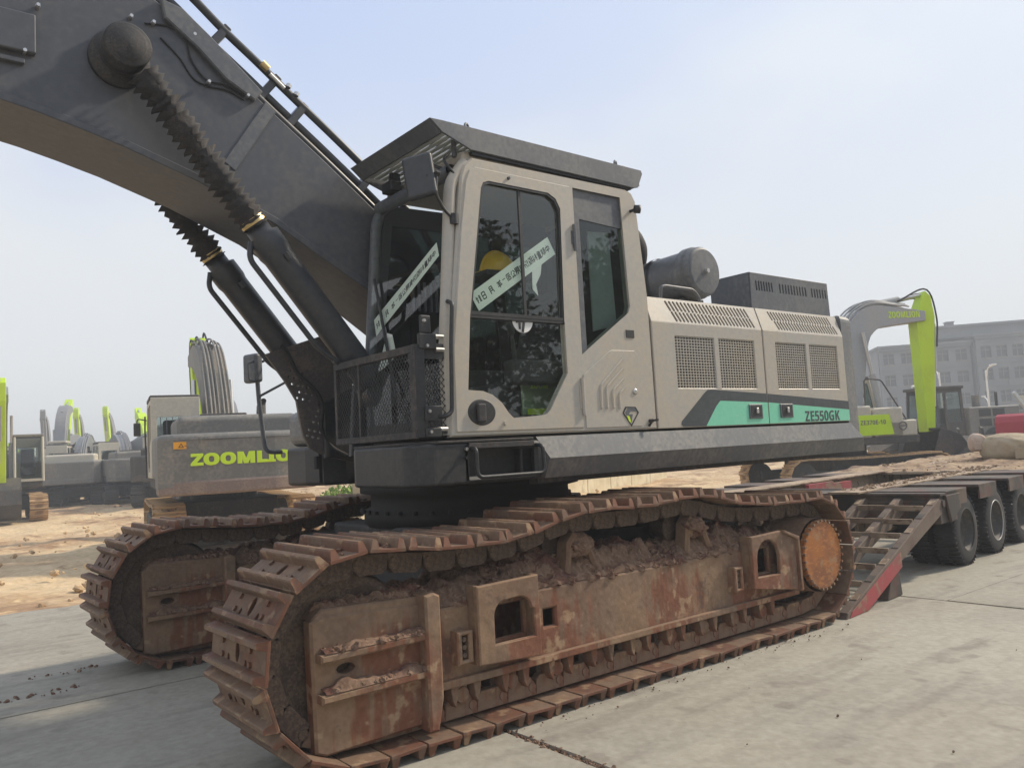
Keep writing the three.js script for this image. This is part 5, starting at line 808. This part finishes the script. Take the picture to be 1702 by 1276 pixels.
  mesh('rear_panel', (() => { const g = prism([[cz0, cy], [cz1, cy], [cz1, ct], [cz0, ct]], 0.16, 0.2, [[[cz0 + 0.12, cy + 0.75], [cz1 - 0.12, cy + 0.75], [cz1 - 0.12, ct - 0.42], [cz0 + 0.12, ct - 0.42]]], 0.008); return g.rotateY(-Math.PI / 2).translate(0.4, 0, 0); })(), m.cab, c);
  mesh('front_frame', [tube([[-1.57, cy, cz0 + 0.03], [-1.56, cy + 0.7, cz0 + 0.03], [-1.38, ct - 0.05, cz0 + 0.03]], 0.045, 16), tube([[-1.57, cy, cz1 - 0.03], [-1.56, cy + 0.7, cz1 - 0.03], [-1.38, ct - 0.05, cz1 - 0.03]], 0.045, 16), box(-1.6, -1.55, cy, cy + 0.1, cz0, cz1)], m.cab, c);
  const P = (pts) => { const g = new THREE.BufferGeometry(); g.setAttribute('position', new THREE.Float32BufferAttribute([...pts[0], ...pts[1], ...pts[2], ...pts[0], ...pts[2], ...pts[3]], 3)); g.computeVertexNormals(); return g; };
  for (const z of [cz1 - 0.02, cz0 + 0.02]) mesh('window', [prism(w1, z - 0.003, z, [], 0), prism(w2, z - 0.003, z, [], 0)], M.glassDark, c);
  mesh('windscreen', [P([[-1.57, cy + 0.1, cz0], [-1.56, cy + 0.7, cz0], [-1.56, cy + 0.7, cz1], [-1.57, cy + 0.1, cz1]]), P([[-1.56, cy + 0.7, cz0], [-1.39, ct - 0.05, cz0], [-1.39, ct - 0.05, cz1], [-1.56, cy + 0.7, cz1]])], M.glassDark, c);
  mesh('rear_window', P([[0.2, cy + 0.74, cz0 + 0.1], [0.2, ct - 0.41, cz0 + 0.1], [0.2, ct - 0.41, cz1 - 0.1], [0.2, cy + 0.74, cz1 - 0.1]]), M.glassDark, c);
  mesh('seat', [box(-0.75, -0.25, cy + 0.2, cy + 0.55, 0.72, 1.22, 0.06), box(-0.32, -0.15, cy + 0.5, cy + 1.25, 0.74, 1.2, 0.06)], M.interior, c);
  if (d > 1) { mesh('window_bars', [0, 1, 2, 3, 4, 5].map((i) => box(0.205, 0.22, cy + 0.76, ct - 0.43, cz0 + 0.18 + i * 0.12, cz0 + 0.195 + i * 0.12)), M.guard, c); mesh('mirror', [tube([[-1.45, ct - 0.4, cz1 + 0.02], [-1.5, ct - 0.35, cz1 + 0.22], [-1.5, ct - 0.7, cz1 + 0.24]], 0.015, 20), box(-1.53, -1.47, ct - 0.75, ct - 0.45, cz1 + 0.15, cz1 + 0.3, 0.02)], M.bgDark, c); mesh('handrail', tube([[-1.5, y0 + 0.2, 1.5], [-1.5, y0 + 1.3, 1.52], [-1.3, y0 + 1.6, 1.52]], 0.018, 24), M.bgDark, c); }
  // front linkage
  const bl = smooth(o.boomLine, 20), bw = bl.map((p, i) => mix(0.2, 0.14, i / 20) + (o.slim ?? 0.22) * Math.sin(Math.PI * clamp(i / 20 * 0.96 + 0.04)) * (i < 20 ? 1 : 0.4));
  mesh('boom', prism(poly(bl, bw), -0.29, 0.29, [], 0.01), m.boom, t);
  const n = bl.length - 1, tip = bl[n], sd = o.stickDir, sl = o.stickLen ?? 2.9, len = Math.hypot(...sd), sx = sd[0] / len, sy = sd[1] / len;
  const sp = (a, b = 0) => [tip[0] + sx * a - sy * b, tip[1] + sy * a + sx * b];
  const f = o.flip ?? 1;
  mesh('stick', prism([sp(-0.75, 0.1 * f), sp(-0.6, 0.26 * f), sp(0, 0.36 * f), sp(0.7, 0.3 * f), sp(sl, 0.13 * f), sp(sl, -0.12 * f), sp(0.2, -0.24 * f), sp(-0.1, -0.2 * f)], -0.21, 0.21, [], 0.012), m.stick, t);
  const mid = bl[Math.round(n * 0.5)], mm = bl[Math.round(n * 0.42)];
  const up1 = [mid[0], mid[1] + 0.5], tail = sp(-0.68, 0.2 * f);
  const rod = (name, a, b, r, z = 0, k = 0.6) => { const s = sub(name, t); mesh('barrel', cyl([a[0], a[1], z], [mix(a[0], b[0], k), mix(a[1], b[1], k), z], r, r, 16), m.boom, s); mesh('rod', cyl([mix(a[0], b[0], k), mix(a[1], b[1], k), z], [b[0], b[1], z], r * 0.55, r * 0.55, 12), M.steel, s); };
  rod('arm_cylinder', up1, tail, 0.1);
  for (const z of [-0.42, 0.42]) rod('boom_cylinder', [-1.2, y0 + 0.15], [mm[0], mm[1] - 0.05], 0.095, z);
  rod('bucket_cylinder', sp(0.2, 0.42 * f), sp(sl - 0.75, 0.3 * f), 0.075);
  if (d) for (let k = 0; k < (d > 1 ? 7 : 3); k++) { const z = -0.27 + k * 0.09, off = 0.07 + 0.05 * ((k * 7) % 3); mesh('hydraulic_pipe', new THREE.TubeGeometry(new THREE.CatmullRomCurve3(bl.slice(1, n - 1).map((p, i) => { const q = bl[i + 2], r = bl[i], l = Math.hypot(q[0] - r[0], q[1] - r[1]), sgn = q[0] < r[0] ? 1 : 1; return new THREE.Vector3(p[0] + (q[1] - r[1]) / l * (bw[i + 1] + off) * sgn, p[1] - (q[0] - r[0]) / l * (bw[i + 1] + off) * sgn, z); })), 40, 0.026, 6), m.boom, t); }
  if (d > 1) for (const [k, z] of [[0, -0.15], [1, 0.05], [2, 0.2]]) mesh('hose', hose([[bl[n - 3][0], bl[n - 3][1] + 0.45, z], [tip[0] - 0.2, tip[1] + 0.8 - k * 0.12, z], [sp(0, 0.45 * f)[0], sp(0, 0.45 * f)[1], z], [sp(0.9, 0.4 * f)[0], sp(0.9, 0.4 * f)[1], z]], 0.026, 24), M.rubber, t);
  // bucket
  const bt = sp(sl), ang = o.bucketRot ?? 0, bk = sub('bucket', t); bk.position.set(bt[0], bt[1], 0); bk.rotation.z = ang;
  const prof = [[0.1, 0.1], [-0.5, -0.05], [-0.85, -0.45], [-0.85, -0.95], [-0.5, -1.3], [0.15, -1.4], [0.15, -1.36], [-0.47, -1.25], [-0.8, -0.92], [-0.8, -0.47], [-0.47, -0.1], [0.1, 0.04]], sideP = [[0.1, 0.1], [-0.5, -0.05], [-0.85, -0.45], [-0.85, -0.95], [-0.5, -1.3], [0.15, -1.4], [0.3, -0.6]];
  const bw2 = o.bucketW ?? 0.65;
  mesh('shell', prism(prof.map((p) => [p[0] + 0, p[1]]), -bw2, bw2, [], 0.004), M.bgDark, bk);
  for (const z of [-bw2, bw2]) mesh('cheek', prism(sideP, z - 0.02, z + 0.02, [], 0.004), o.cheek || M.bgDark, bk);
  for (let k = 0; k < 5; k++) mesh('tooth', taper(-0.05, 0.05, 0, 0.22, -0.05, 0.05, 0.02, 0.035).rotateZ(-Math.PI / 2).translate(0.15, -1.38, -bw2 + 0.1 + k * (2 * bw2 - 0.2) / 4), M.bgDark, bk);
  return t;
}
function lettering(parent, str, h, depth, mat, width, place) { const g = new TextGeometry(str, { font, size: h, depth, curveSegments: 4, bevelEnabled: h > 0.19, bevelThickness: 0.002, bevelSize: h * 0.06, bevelSegments: 1 }); g.computeBoundingBox(); const b = g.boundingBox; g.translate(-(b.max.x + b.min.x) / 2, -(b.max.y + b.min.y) / 2, 0).scale(width / (b.max.x - b.min.x), 1, 1); place(g); return mesh('lettering', g, mat, parent); }

// left: grey excavator seen from behind
{
  const t = machine({ label: 'grey excavator seen from behind, lime brand lettering on its counterweight', pos: [2.13, -0.03, -12.4], rot: 257.5, det: 2, lip: std({ map: paintTex(hex(0x7a6a62), hex(0x93806f), 0.7, 23), roughness: 0.7 }),
    boom: M.bgGrey, boomLine: [[-0.15, 1.75], [-1.1, 3.15], [-2.2, 4.1], [-3.5, 4.5], [-4.9, 4.55]], stickDir: [0.2, -1], stickLen: 2.9, flip: -1, bucketRot: 0.4 });
  lettering(t, 'ZOOMLION', 0.2, 0.006, M.limeText, 2.1, (g) => g.rotateY(Math.PI / 2).translate(3.098, 1.79, -0.13));
  const s = sub('warning_sticker', t); mesh('sticker', box(2.905, 2.912, 2.0, 2.13, 0.95, 1.2).rotateY(0), std({ color: new THREE.Color(0.8, 0.36, 0.02), roughness: 0.5 }), s);
  s.position.set(0.105, 0, 0); mesh('sticker_sign', [prism([[1.02, 2.025], [1.12, 2.025], [1.07, 2.105]], 0, 0.002, [[[1.04, 2.036], [1.10, 2.036], [1.07, 2.084]]], 0).rotateY(-Math.PI / 2).translate(2.9155, 0, 0), box(2.9125, 2.9145, 2.05, 2.06, 0.97, 1.01)], M.black, s);
  mesh('seam', box(3.085, 3.103, 2.155, 2.165, -1.1, 1.1), M.bgDark, t);
  mesh('radiator_cap', cyl([1.9, 2.6, -0.55], [1.9, 2.84, -0.55], 0.1, 0.085, 16), M.bgDark, t);
}
// right: pale excavator with lime stick, standing behind the trailer, facing right
{
  const t = machine({ label: 'pale excavator with a lime stick bent down, standing behind the trailer', pos: [17.9, -0.03, -6.75], rot: 150.6, det: 2, hood: M.bgPale, cw: M.bgPale, gauge: 2.6,
    boomLine: [[-0.3, 1.8], [-0.5, 3.3], [-0.75, 4.5], [-1.2, 4.88], [-1.9, 4.92], [-2.9, 4.9]], slim: 0.2, boom: M.paleBoom, stickDir: [0.03, -1], stickLen: 3.4, flip: -1, bucketRot: 0.1, bucketW: 0.75 });
  lettering(t, 'ZOOMLION', 0.185, 0.012, M.limeText, 1.0, (g) => g.rotateY(Math.PI).translate(-2.2, 4.95, -0.289));
  mesh('lime_panel', prism([[-0.75, 1.5], [0.35, 1.5], [0.35, 2.05], [-0.65, 2.05]], -1.478, -1.452, [], 0.003), M.lime, t);
  lettering(t, 'ZE370E-10', 0.12, 0.004, M.bgGrey, 0.75, (g) => g.rotateY(Math.PI).translate(-0.15, 1.85, -1.479));
  mesh('emblem_ring', new THREE.TorusGeometry(0.11, 0.018, 8, 28).translate(-1.05, 1.72, -1.445), M.bgGrey, t); mesh('emblem_bar', box(-1.15, -0.95, 1.70, 1.74, -1.45, -1.435), M.bgGrey, t);
  mesh('handrail', tube([[-1.35, 1.65, -1.38], [-0.55, 3.0, -1.38], [-0.05, 3.05, -1.38], [-0.02, 2.3, -1.38]], 0.02, 40, 8, 0.08), M.bgDark, t);
}
// far left: excavator seen from the front, lime stick, cut by the edge of view
machine({ label: 'excavator seen from the front, lime stick raised, pale cab, brown bucket lowered', pos: [0.0, -0.04, -31.25], rot: 84, det: 1, boomLine: [[-0.15, 1.8], [-0.9, 3.3], [-1.8, 4.35], [-2.9, 4.6], [-3.8, 4.4]], stickDir: [0.25, -1], stickLen: 3.0, flip: -1, bucketRot: 0.5, roofMat: M.bgGrey });
// far machines with raised booms, in a row across the yard
[[9.34, -79, 72, 1], [11.8, -77, 68, 0], [14.1, -75.3, 62, 2]].forEach(([x, z, a, k], i) => machine({ label: ['farthest-left of the hazy excavators with booms raised, grey stick', 'hazy excavator with boom raised, the middle one of three with lime stick tips', 'hazy excavator with boom raised, its lime tip nearest the pale cab'][i], pos: [x, -0.05, z], rot: a, det: 0, stick: k === 1 ? M.bgBoom : M.lime, boomLine: [[-0.15, 1.8], [-0.8, 3.8], [-1.2, 5.2], [-1.9, 6.2], [-2.6, 6.7]], stickDir: [0.2, -1], stickLen: 3.0, flip: -1, bucketRot: 0.6, bucketW: 0.9, group: 'hazy excavators with raised booms' }));
// parked row at the left, booms lowered
[[2.6, -43.5, 262], [4.9, -42.6, 250], [7.0, -41.0, 268], [9.2, -40.0, 255], [7.6, -34.5, 244], [11.6, -39.0, 320]].map(([x, z, a], i) => machine({
  label: ['dusty excavator beside the far-left pale cab, first of the parked row', 'dusty excavator parked second from the pale cab at far left', 'dusty excavator parked in the middle of the distant row', 'dusty excavator parked fourth along the distant row', 'dark excavator with lime side panel nearest the big lettered counterweight', 'dusty excavator behind the big lettered one, boom sloping down'][i],
  pos: [x, -0.05, z], rot: a, det: 1, shoe: M.bgDark, hood: i === 4 ? M.bgDark : i === 1 ? M.bgPale : M.bgGrey, cw: i === 4 ? M.bgDark : M.bgGrey, stick: M.bgBoom, boomLine: i === 5 ? [[-0.15, 1.9], [-1.6, 3.6], [-3.0, 3.7], [-5.0, 2.9], [-6.4, 2.0]] : [[-0.15, 1.8], [-1.2, 2.9], [-2.4, 3.3], [-4.0, 2.7], [-5.3, 1.9]], stickDir: [0.7, -0.9], stickLen: 2.4, flip: -1, bucketRot: 0.9, group: 'excavators parked in the distant row' })).forEach((t, i) => { if (i === 4) { mesh('lime_panel', [box(2.2, 2.24, 1.6, 2.1, -1.5, -1.0)], M.lime, t); mesh('lime_panel', box(1.0, 2.0, 1.5, 2.0, -1.47, -1.44), M.lime, t); } if (i % 2) mesh('roof_rack', box(-1.2, 0.1, 3.3, 3.42, 0.55, 1.4, 0.03), M.bgPale, t); });
// hazy rows farther back
for (let k = 0; k < 12; k++) { const row = k < 6 ? 0 : 1, q = (k % 6) / 5, dz = row ? 66 : 55; const x = mix(row ? 4.0 : 2.6, row ? 17 : 14, q), z = 5.9 - dz - (row ? -7 : -5) * q; machine({ label: 'small hazy excavator standing in the far rows beyond the parked ones', pos: [x, -0.05, z], rot: rr(235, 285), det: 0, stick: k % 2 ? M.lime : M.bgBoom, boom: k % 3 === 0 ? M.lime : M.bgBoom, hood: k % 2 ? M.bgPale : M.bgGrey, boomLine: k % 4 === 1 ? [[-0.15, 1.8], [-0.7, 3.6], [-1.2, 4.8], [-2, 5.5], [-2.8, 5.6]] : k % 2 ? [[-0.15, 1.8], [-0.9, 3.2], [-1.9, 4.0], [-3.2, 4.0], [-4.2, 3.5]] : [[-0.15, 1.8], [-1.2, 2.9], [-2.4, 3.3], [-4.0, 2.7], [-5.3, 1.9]], stickDir: [0.4, -1], stickLen: 2.5, flip: -1, bucketRot: 0.6, group: 'small hazy excavators in the far rows' }); }
// far right: excavator behind the loader, lime stick
machine({ label: 'distant excavator with lime stick, behind the red gooseneck at far right', pos: [48.5, -0.05, -11.6], rot: 160, det: 0, boomLine: [[-0.15, 1.8], [0.4, 2.9], [0.1, 3.3], [-1.2, 3.6], [-2.0, 3.2]], stickDir: [0.75, -0.75], stickLen: 2.2, flip: -1, bucketRot: 0.8, boom: M.lime });

// wheel loader behind the pale excavator
{
  const t = thing('wheel_loader', 'dark grey wheel loader with four vents in its engine hood, left of the red gooseneck', 'loader', [31.6, -0.04, -9.6], THREE.MathUtils.degToRad(-28));
  mesh('engine_hood', [box(0.2, 2.6, 1.2, 2.35, -0.95, 0.95, 0.06)], M.bgGrey, t);
  for (const x of [0.65, 1.3]) for (const y of [1.55, 1.95]) { mesh('vent', box(x, x + 0.55, y, y + 0.3, 0.948, 0.965), M.black, t); }
  mesh('rear_frame', box(-0.3, 2.7, 0.75, 1.22, -0.8, 0.8, 0.04), M.bgDark, t);
  const c = sub('cab', t);
  mesh('cab_frame', [prism([[-1.5, 1.25], [0.15, 1.25], [0.1, 3.15], [-1.35, 3.15]], 0.70, 0.76, [[[-1.35, 1.5], [-0.75, 1.5], [-0.75, 3.0], [-1.25, 3.0]], [[-0.65, 1.8], [0.0, 1.8], [-0.02, 3.0], [-0.65, 3.0]]], 0.01), prism([[-1.5, 1.25], [0.15, 1.25], [0.1, 3.15], [-1.35, 3.15]], -0.76, -0.70, [[[-1.35, 1.5], [-0.75, 1.5], [-0.75, 3.0], [-1.25, 3.0]], [[-0.65, 1.8], [0.0, 1.8], [-0.02, 3.0], [-0.65, 3.0]]], 0.01), box(-1.45, 0.15, 3.15, 3.28, -0.85, 0.85, 0.04), box(-1.5, 0.15, 1.2, 1.3, -0.76, 0.76)], M.bgDark, c);
  mesh('window', [prism([[-1.36, 1.48], [0.0, 1.48], [0.0, 3.02], [-1.26, 3.02]], 0.72, 0.725, [], 0), prism([[-1.36, 1.48], [0.0, 1.48], [0.0, 3.02], [-1.26, 3.02]], -0.725, -0.72, [], 0)], M.glassDark, c);
  mesh('seat', [box(-0.8, -0.3, 1.3, 1.75, -0.25, 0.25, 0.05), box(-0.4, -0.25, 1.7, 2.4, -0.24, 0.24, 0.05)], M.interior, c);
  for (const z of [-0.4, 0.2]) mesh('roof_light', cyl([-1.3, 3.36, z], [-1.2, 3.36, z], 0.07, 0.07, 12), M.white, c);
  mesh('exhaust', cyl([2.0, 2.3, 0.4], [2.0, 2.95, 0.4], 0.06, 0.06, 12), M.bgDark, t); mesh('air_cleaner', cyl([1.1, 2.35, 0.3], [1.1, 2.85, 0.3], 0.16, 0.16, 16), M.bgGrey, t);
  mesh('lift_arm', bar([2.7, 2.9, 0.6], [3.7, 1.5, 0.6], 0.12, 0.12), M.pale, t);
  mesh('front_frame', [box(-3.2, -1.2, 0.75, 1.25, -0.5, 0.5, 0.05)], M.bgDark, t);
  mesh('front_arm', [bar([-1.6, 1.9, 0.55], [-4.2, 0.8, 0.55], 0.18, 0.4), bar([-1.6, 1.9, -0.55], [-4.2, 0.8, -0.55], 0.18, 0.4)], M.bgGrey, t);
  for (const x of [-2.3, 1.4]) for (const z of [-0.95, 0.95]) { const w = sub('wheel', t); mesh('tyre', lathe([[0.35, 0], [0.66, 0], [0.74, 0.12], [0.75, 0.5], [0.74, 0.88], [0.66, 1], [0.35, 1]], [x, 0.75, z - 0.26], [x, 0.75, z + 0.26], 28), M.rubber, w); mesh('rim', cyl([x, 0.75, z - 0.2], [x, 0.75, z + 0.2], 0.36, 0.36, 20), M.bgGrey, w); }
}
// loose bucket lying beyond the trailer bed
{
  const t = thing('digging_bucket', 'dark loose digger bucket lying beside the red gooseneck', 'bucket', [21.3, 0, -4.6], 0.5);
  const pr = [[-1.1, 0.0], [-1.15, 0.5], [-0.75, 1.05], [-0.1, 1.3], [0.6, 1.1], [1.05, 0.4], [1.1, 0]];
  mesh('shell', prism([...pr, ...pr.map((p) => [p[0] * 0.96, p[1] * 0.96 - 0.01]).reverse()], -0.8, 0.8, [], 0.004), M.bgDark, t);
  for (const z of [-0.8, 0.8]) mesh('cheek', prism(pr, z - 0.025, z + 0.025, [], 0.005), M.bgDark, t);
  for (const z of [-0.3, 0.3]) mesh('ear', prism([[-0.5, 1.1], [0.3, 1.2], [0.1, 1.55], [-0.3, 1.5]], z - 0.03, z + 0.03, [], 0.005), M.bgDark, t);
}
// sacks on the trailer bed
function sack(name, label, pos, s, rot, mat) {
  const t = thing(name, label, 'sack', pos, rot), g = new THREE.SphereGeometry(1, 48, 32), p = g.attributes.position;
  for (let i = 0; i < p.count; i++) { let x = p.getX(i), y = p.getY(i), z = p.getZ(i); const k = 1 + 0.14 * (fbm((x + 2) / 4, (y * 0.6 + z + 2) / 4, 8, 4, 901) - 0.5) * 2; x = Math.sign(x) * Math.pow(Math.abs(x), 0.7); y = Math.sign(y) * Math.pow(Math.abs(y), 0.75); z = Math.sign(z) * Math.pow(Math.abs(z), 0.7); p.setXYZ(i, x * s[0] * k, Math.max(0, (y * k + 0.85) * s[1] * 0.54), z * s[2] * k); }
  g.computeVertexNormals(); mesh('bag', g, mat, t); mesh('folded_end', box(-s[0] * 1.08, -s[0] * 0.92, s[1] * 0.1, s[1] * 0.5, -s[2] * 0.6, s[2] * 0.6, 0.01), mat, t); return t;
}
sack('sack', 'bulky beige sack lying on the trailer bed at right', [12.75, 0.915, -0.35], [0.62, 0.5, 0.45], 0.85, M.burlap);
sack('sack', 'small pinkish bag leaning behind the bulky beige sack', [12.75, 1.1, -0.95], [0.2, 0.34, 0.16], 0.6, std({ map: paintTex(hex(0xb3a090), hex(0xa48c7a), 0.6, 24), roughness: 0.9 }));
// cream concrete barrier under the house
{
  const t = thing('barrier_wall', 'low cream concrete wall lit by the sun, behind the excavator house', 'wall', [16.0, -0.1, -15.5], 0.36);
  for (let k = -6; k < 4; k++) mesh('wall_panel', box(k * 2.0 + 0.02, k * 2.0 + 1.98, 0, 1.75, -0.12, 0.12, 0.02), M.cream, t);
  mesh('coping', box(-12, 8, 1.75, 1.83, -0.16, 0.16, 0.015), M.cream, t);
}
// weeds
function leafCloud(n, at, size, up = 0.5) { const out = []; for (let i = 0; i < n; i++) { const s = rr(size[0], size[1]), g = new THREE.BufferGeometry(); g.setAttribute('position', new THREE.Float32BufferAttribute([-0.25, 0, 0, 0.25, 0, 0, 0.3, 0.55, 0.12, -0.25, 0, 0, 0.3, 0.55, 0.12, -0.3, 0.55, 0.12, -0.3, 0.55, 0.12, 0.3, 0.55, 0.12, 0, 1, 0.05].map((v) => v * s), 3)); g.computeVertexNormals(); g.rotateX(rr(-1, 1) * (1.6 - up)).rotateZ(rr(-1, 1) * (1.6 - up)).rotateY(rr(0, 6.28)); const q = at(i); g.translate(q[0], q[1], q[2]); out.push(g); } return out; }
{
  const t = thing('shrub', 'bright green weedy bush on the dirt, seen below the front boxes', 'bush', [7.3, -0.05, -16.0], 0);
  for (let k = 0; k < 3; k++) mesh('foliage', leafCloud(1500, () => { const a = rr(0, 6.28), r = Math.sqrt(rnd()), y = rnd(); return [Math.cos(a) * r * 1.25 + 0.5 * rr(-1, 1), y * (1.0 - r * r * 0.65) * 0.95, Math.sin(a) * r * 0.9]; }, [0.06, 0.14]), M.weed[k], t);
  mesh('stem', [0, 1, 2, 3, 4, 5, 6, 7].map((i) => cyl([rr(-0.5, 0.5), 0, rr(-0.3, 0.3)], [rr(-1, 1), rr(0.4, 0.8), rr(-0.6, 0.6)], 0.012, 0.006, 5)), M.bark, t);
  const gr = []; for (let i = 0; i < 420; i++) { const x = 6.4 + rr(-1.9, 2.6), z = -12.8 + rr(-1.1, 1.1), h = rr(0.2, 0.55), a = rr(0, 6.28), l = rr(0.05, 0.3), w = 0.008; const g = new THREE.BufferGeometry(), c = Math.cos(a), s = Math.sin(a); g.setAttribute('position', new THREE.Float32BufferAttribute([-w * s, 0, w * c, w * s, 0, -w * c, l * c, h, l * s], 3)); g.computeVertexNormals(); gr.push(g.translate(x, -0.08, z)); }
  tag(mesh('dry_grass', gr, M.straw, scene), 'dry grass stalks standing beyond the far track', 'grass', null, 'stuff');
}
// street lamps before the building
[[57.9, -21.4, 1, 'white street lamp with its long arm pointing right, nearer the lime stick'], [60.6, -19.25, -1, 'white street lamp with its long arm pointing left, at right']].forEach(([x, z, s, label]) => {
  const t = thing('street_lamp', label, 'street lamp', [x, -0.1, z], 0.69, 'street lamps before the grey building');
  mesh('post', cyl([0, 0, 0], [0, 5.6, 0], 0.09, 0.055, 14), M.white, t);
  mesh('lamp_arm', [tube([[0, 5.3, 0], [0.5 * s, 5.75, 0], [1.9 * s, 5.85, 0]], 0.04, 30, 8, 0.3), tube([[0, 4.9, 0], [0.35 * s, 5.5, 0], [0.5 * s, 5.72, 0]], 0.03, 20, 8, 0.2)], M.white, t);
  mesh('lamp_arm', tube([[0, 3.0, 0], [-0.35 * s, 3.5, 0], [-0.95 * s, 3.7, 0]], 0.035, 24, 8, 0.2), M.white, t);
  mesh('lamp_head', [box(1.5 * s - 0.45, 1.5 * s + 0.45, 5.80, 5.92, -0.13, 0.13, 0.05), box(-0.95 * s - 0.2, -0.95 * s + 0.2, 3.66, 3.75, -0.1, 0.1, 0.03)], M.white, t);
});
// office building far behind at right
{
  const t = thing('office_building', 'long grey four-storey office building in the haze at right', 'building', [99.5, -0.2, -46.5], -0.877);
  const fl = 2.8, base = 0.9;
  const bays = (x0, x1, n, wins, h0, h1) => { const holes = []; for (let i = 0; i < n; i++) for (const [a, b] of wins) { const cx = mix(x0, x1, (i + 0.5) / n); holes.push([cx + a, cx + b, h0, h1]); } return holes; };
  const seg = (name, x0, x1, top, zf, floors, n, wins) => {
    const hs = []; for (let f = 0; f < floors; f++) hs.push(...bays(x0, x1, n, wins, base + f * fl + 0.6, base + f * fl + 2.15));
    mesh(name, [prism([[x0, 0], [x1, 0], [x1, top], [x0, top]], zf - 0.35, zf, hs.map(([a, b, c, d]) => [[a, c], [b, c], [b, d], [a, d]]), 0), box(x0, x1, 0, top, zf - 14, zf - 0.9)], M.wall, t);
    for (const [a, b, c, d] of hs) { const w = sub('window', t); mesh('pane', box(a, b, c, d, zf - 0.3, zf - 0.27), M.pane, w); mesh('frame', [box(a, b, c, c + 0.09, zf - 0.27, zf - 0.15), box(a, b, d - 0.09, d, zf - 0.27, zf - 0.15), box((a + b) / 2 - 0.04, (a + b) / 2 + 0.04, c + 0.09, d - 0.09, zf - 0.27, zf - 0.17), box(a, b, c + (d - c) * 0.64, c + (d - c) * 0.64 + 0.07, zf - 0.265, zf - 0.18), box(a - 0.08, b + 0.08, c - 0.14, c - 0.002, zf - 0.3, zf + 0.08)], M.bgGrey, w); }
    for (let f = 1; f <= floors; f++) mesh('string_course', box(x0, x1, base + f * fl - 0.12, base + f * fl + 0.08, zf, zf + 0.1), M.wall, t);
    mesh('cornice', [box(x0 - 0.3, x1 + 0.3, top, top + 0.3, zf - 14, zf + 0.5), box(x0 - 0.15, x1 + 0.15, top - 0.35, top - 0.002, zf - 0.2, zf + 0.3)], M.wall, t);
  };
  seg('wing_wall', -0.4, 10.4, 12.1, 0, 4, 5, [[-0.65, 0.65]]);
  seg('front_wall', 10.7, 34, 12.7, 1.2, 4, 4, [[-2.4, -1.2], [-0.6, 0.6], [1.2, 2.4]]);
  seg('wing_wall', 34.3, 56, 12.7, 0.6, 4, 7, [[-0.6, 0.6]]);
  mesh('attic', [box(6.5, 50, 12.95, 14.3, -10, -1.2)], M.wall, t);
  mesh('attic_cornice', box(6.1, 50.4, 14.3, 14.6, -10.4, -0.8), M.roof, t);
  for (const x of [8.5, 19, 30]) mesh('roof_vent', [box(x, x + 0.9, 14.6, 15.1, -3, -2), box(x - 0.1, x + 1.0, 15.1, 15.2, -3.1, -1.9)], M.roof, t);
  mesh('balcony_rail', [box(14, 31, base + fl * 2 - 0.2, base + fl * 2 + 0.55, 1.32, 1.38)], M.roof, t);
}
// trees and one machine behind the viewer: they stand there for the windows to mirror
function tree(label, pos, h, r) {
  const t = thing('broadleaf_tree', label, 'tree', pos);
  const limbs = [cyl([0, 0, 0], [0.1, h * 0.35, 0], 0.24, 0.17, 12), cyl([0.1, h * 0.34, 0], [-0.1, h * 0.75, 0.1], 0.17, 0.06, 10)], tips = [];
  for (let k = 0; k < 16; k++) { const a = rr(0, 6.28), y = rr(0.3, 0.7) * h, q = [Math.cos(a) * r * rr(0.5, 0.9), y + rr(0.06, 0.25) * h, Math.sin(a) * r * rr(0.5, 0.9)]; limbs.push(cyl([0, y, 0], q, 0.07, 0.02, 6)); tips.push(q); }
  mesh('trunk', limbs, M.bark, t); tips.push([0, h * 0.85, 0], [0.4, h * 0.93, 0.3]);
  for (let k = 0; k < 3; k++) mesh('crown', leafCloud(1900, (i) => { const c = tips[i % tips.length], a = rr(0, 6.28), b = Math.acos(rr(-1, 1)), s = r * 0.42 * Math.pow(rnd(), 0.5); return [c[0] + s * Math.sin(b) * Math.cos(a), c[1] + s * Math.cos(b) * 0.85, c[2] + s * Math.sin(b) * Math.sin(a)]; }, [0.16, 0.34], 0.2), M.foliage[k], t);
}
[[8, 19, 8.5, 3.2], [13.5, 21, 10, 3.6], [19, 19.5, 9, 3.4], [24.5, 22, 10.5, 3.8], [30.5, 24, 10, 3.8], [3, 22, 9, 3.3], [37, 27, 10, 4]].forEach(([x, z, h, r], i) => tree('leafy roadside tree ' + ['opposite the cab door', 'with a tall crown opposite the hood', 'with a round crown opposite the hood', 'with the tallest crown of its row', 'with a broad crown near the end of its row', 'nearest the boom end of its row', 'at the far end of its row'][i], [x, -0.1, z], h, r));

renderer.render(scene, camera);
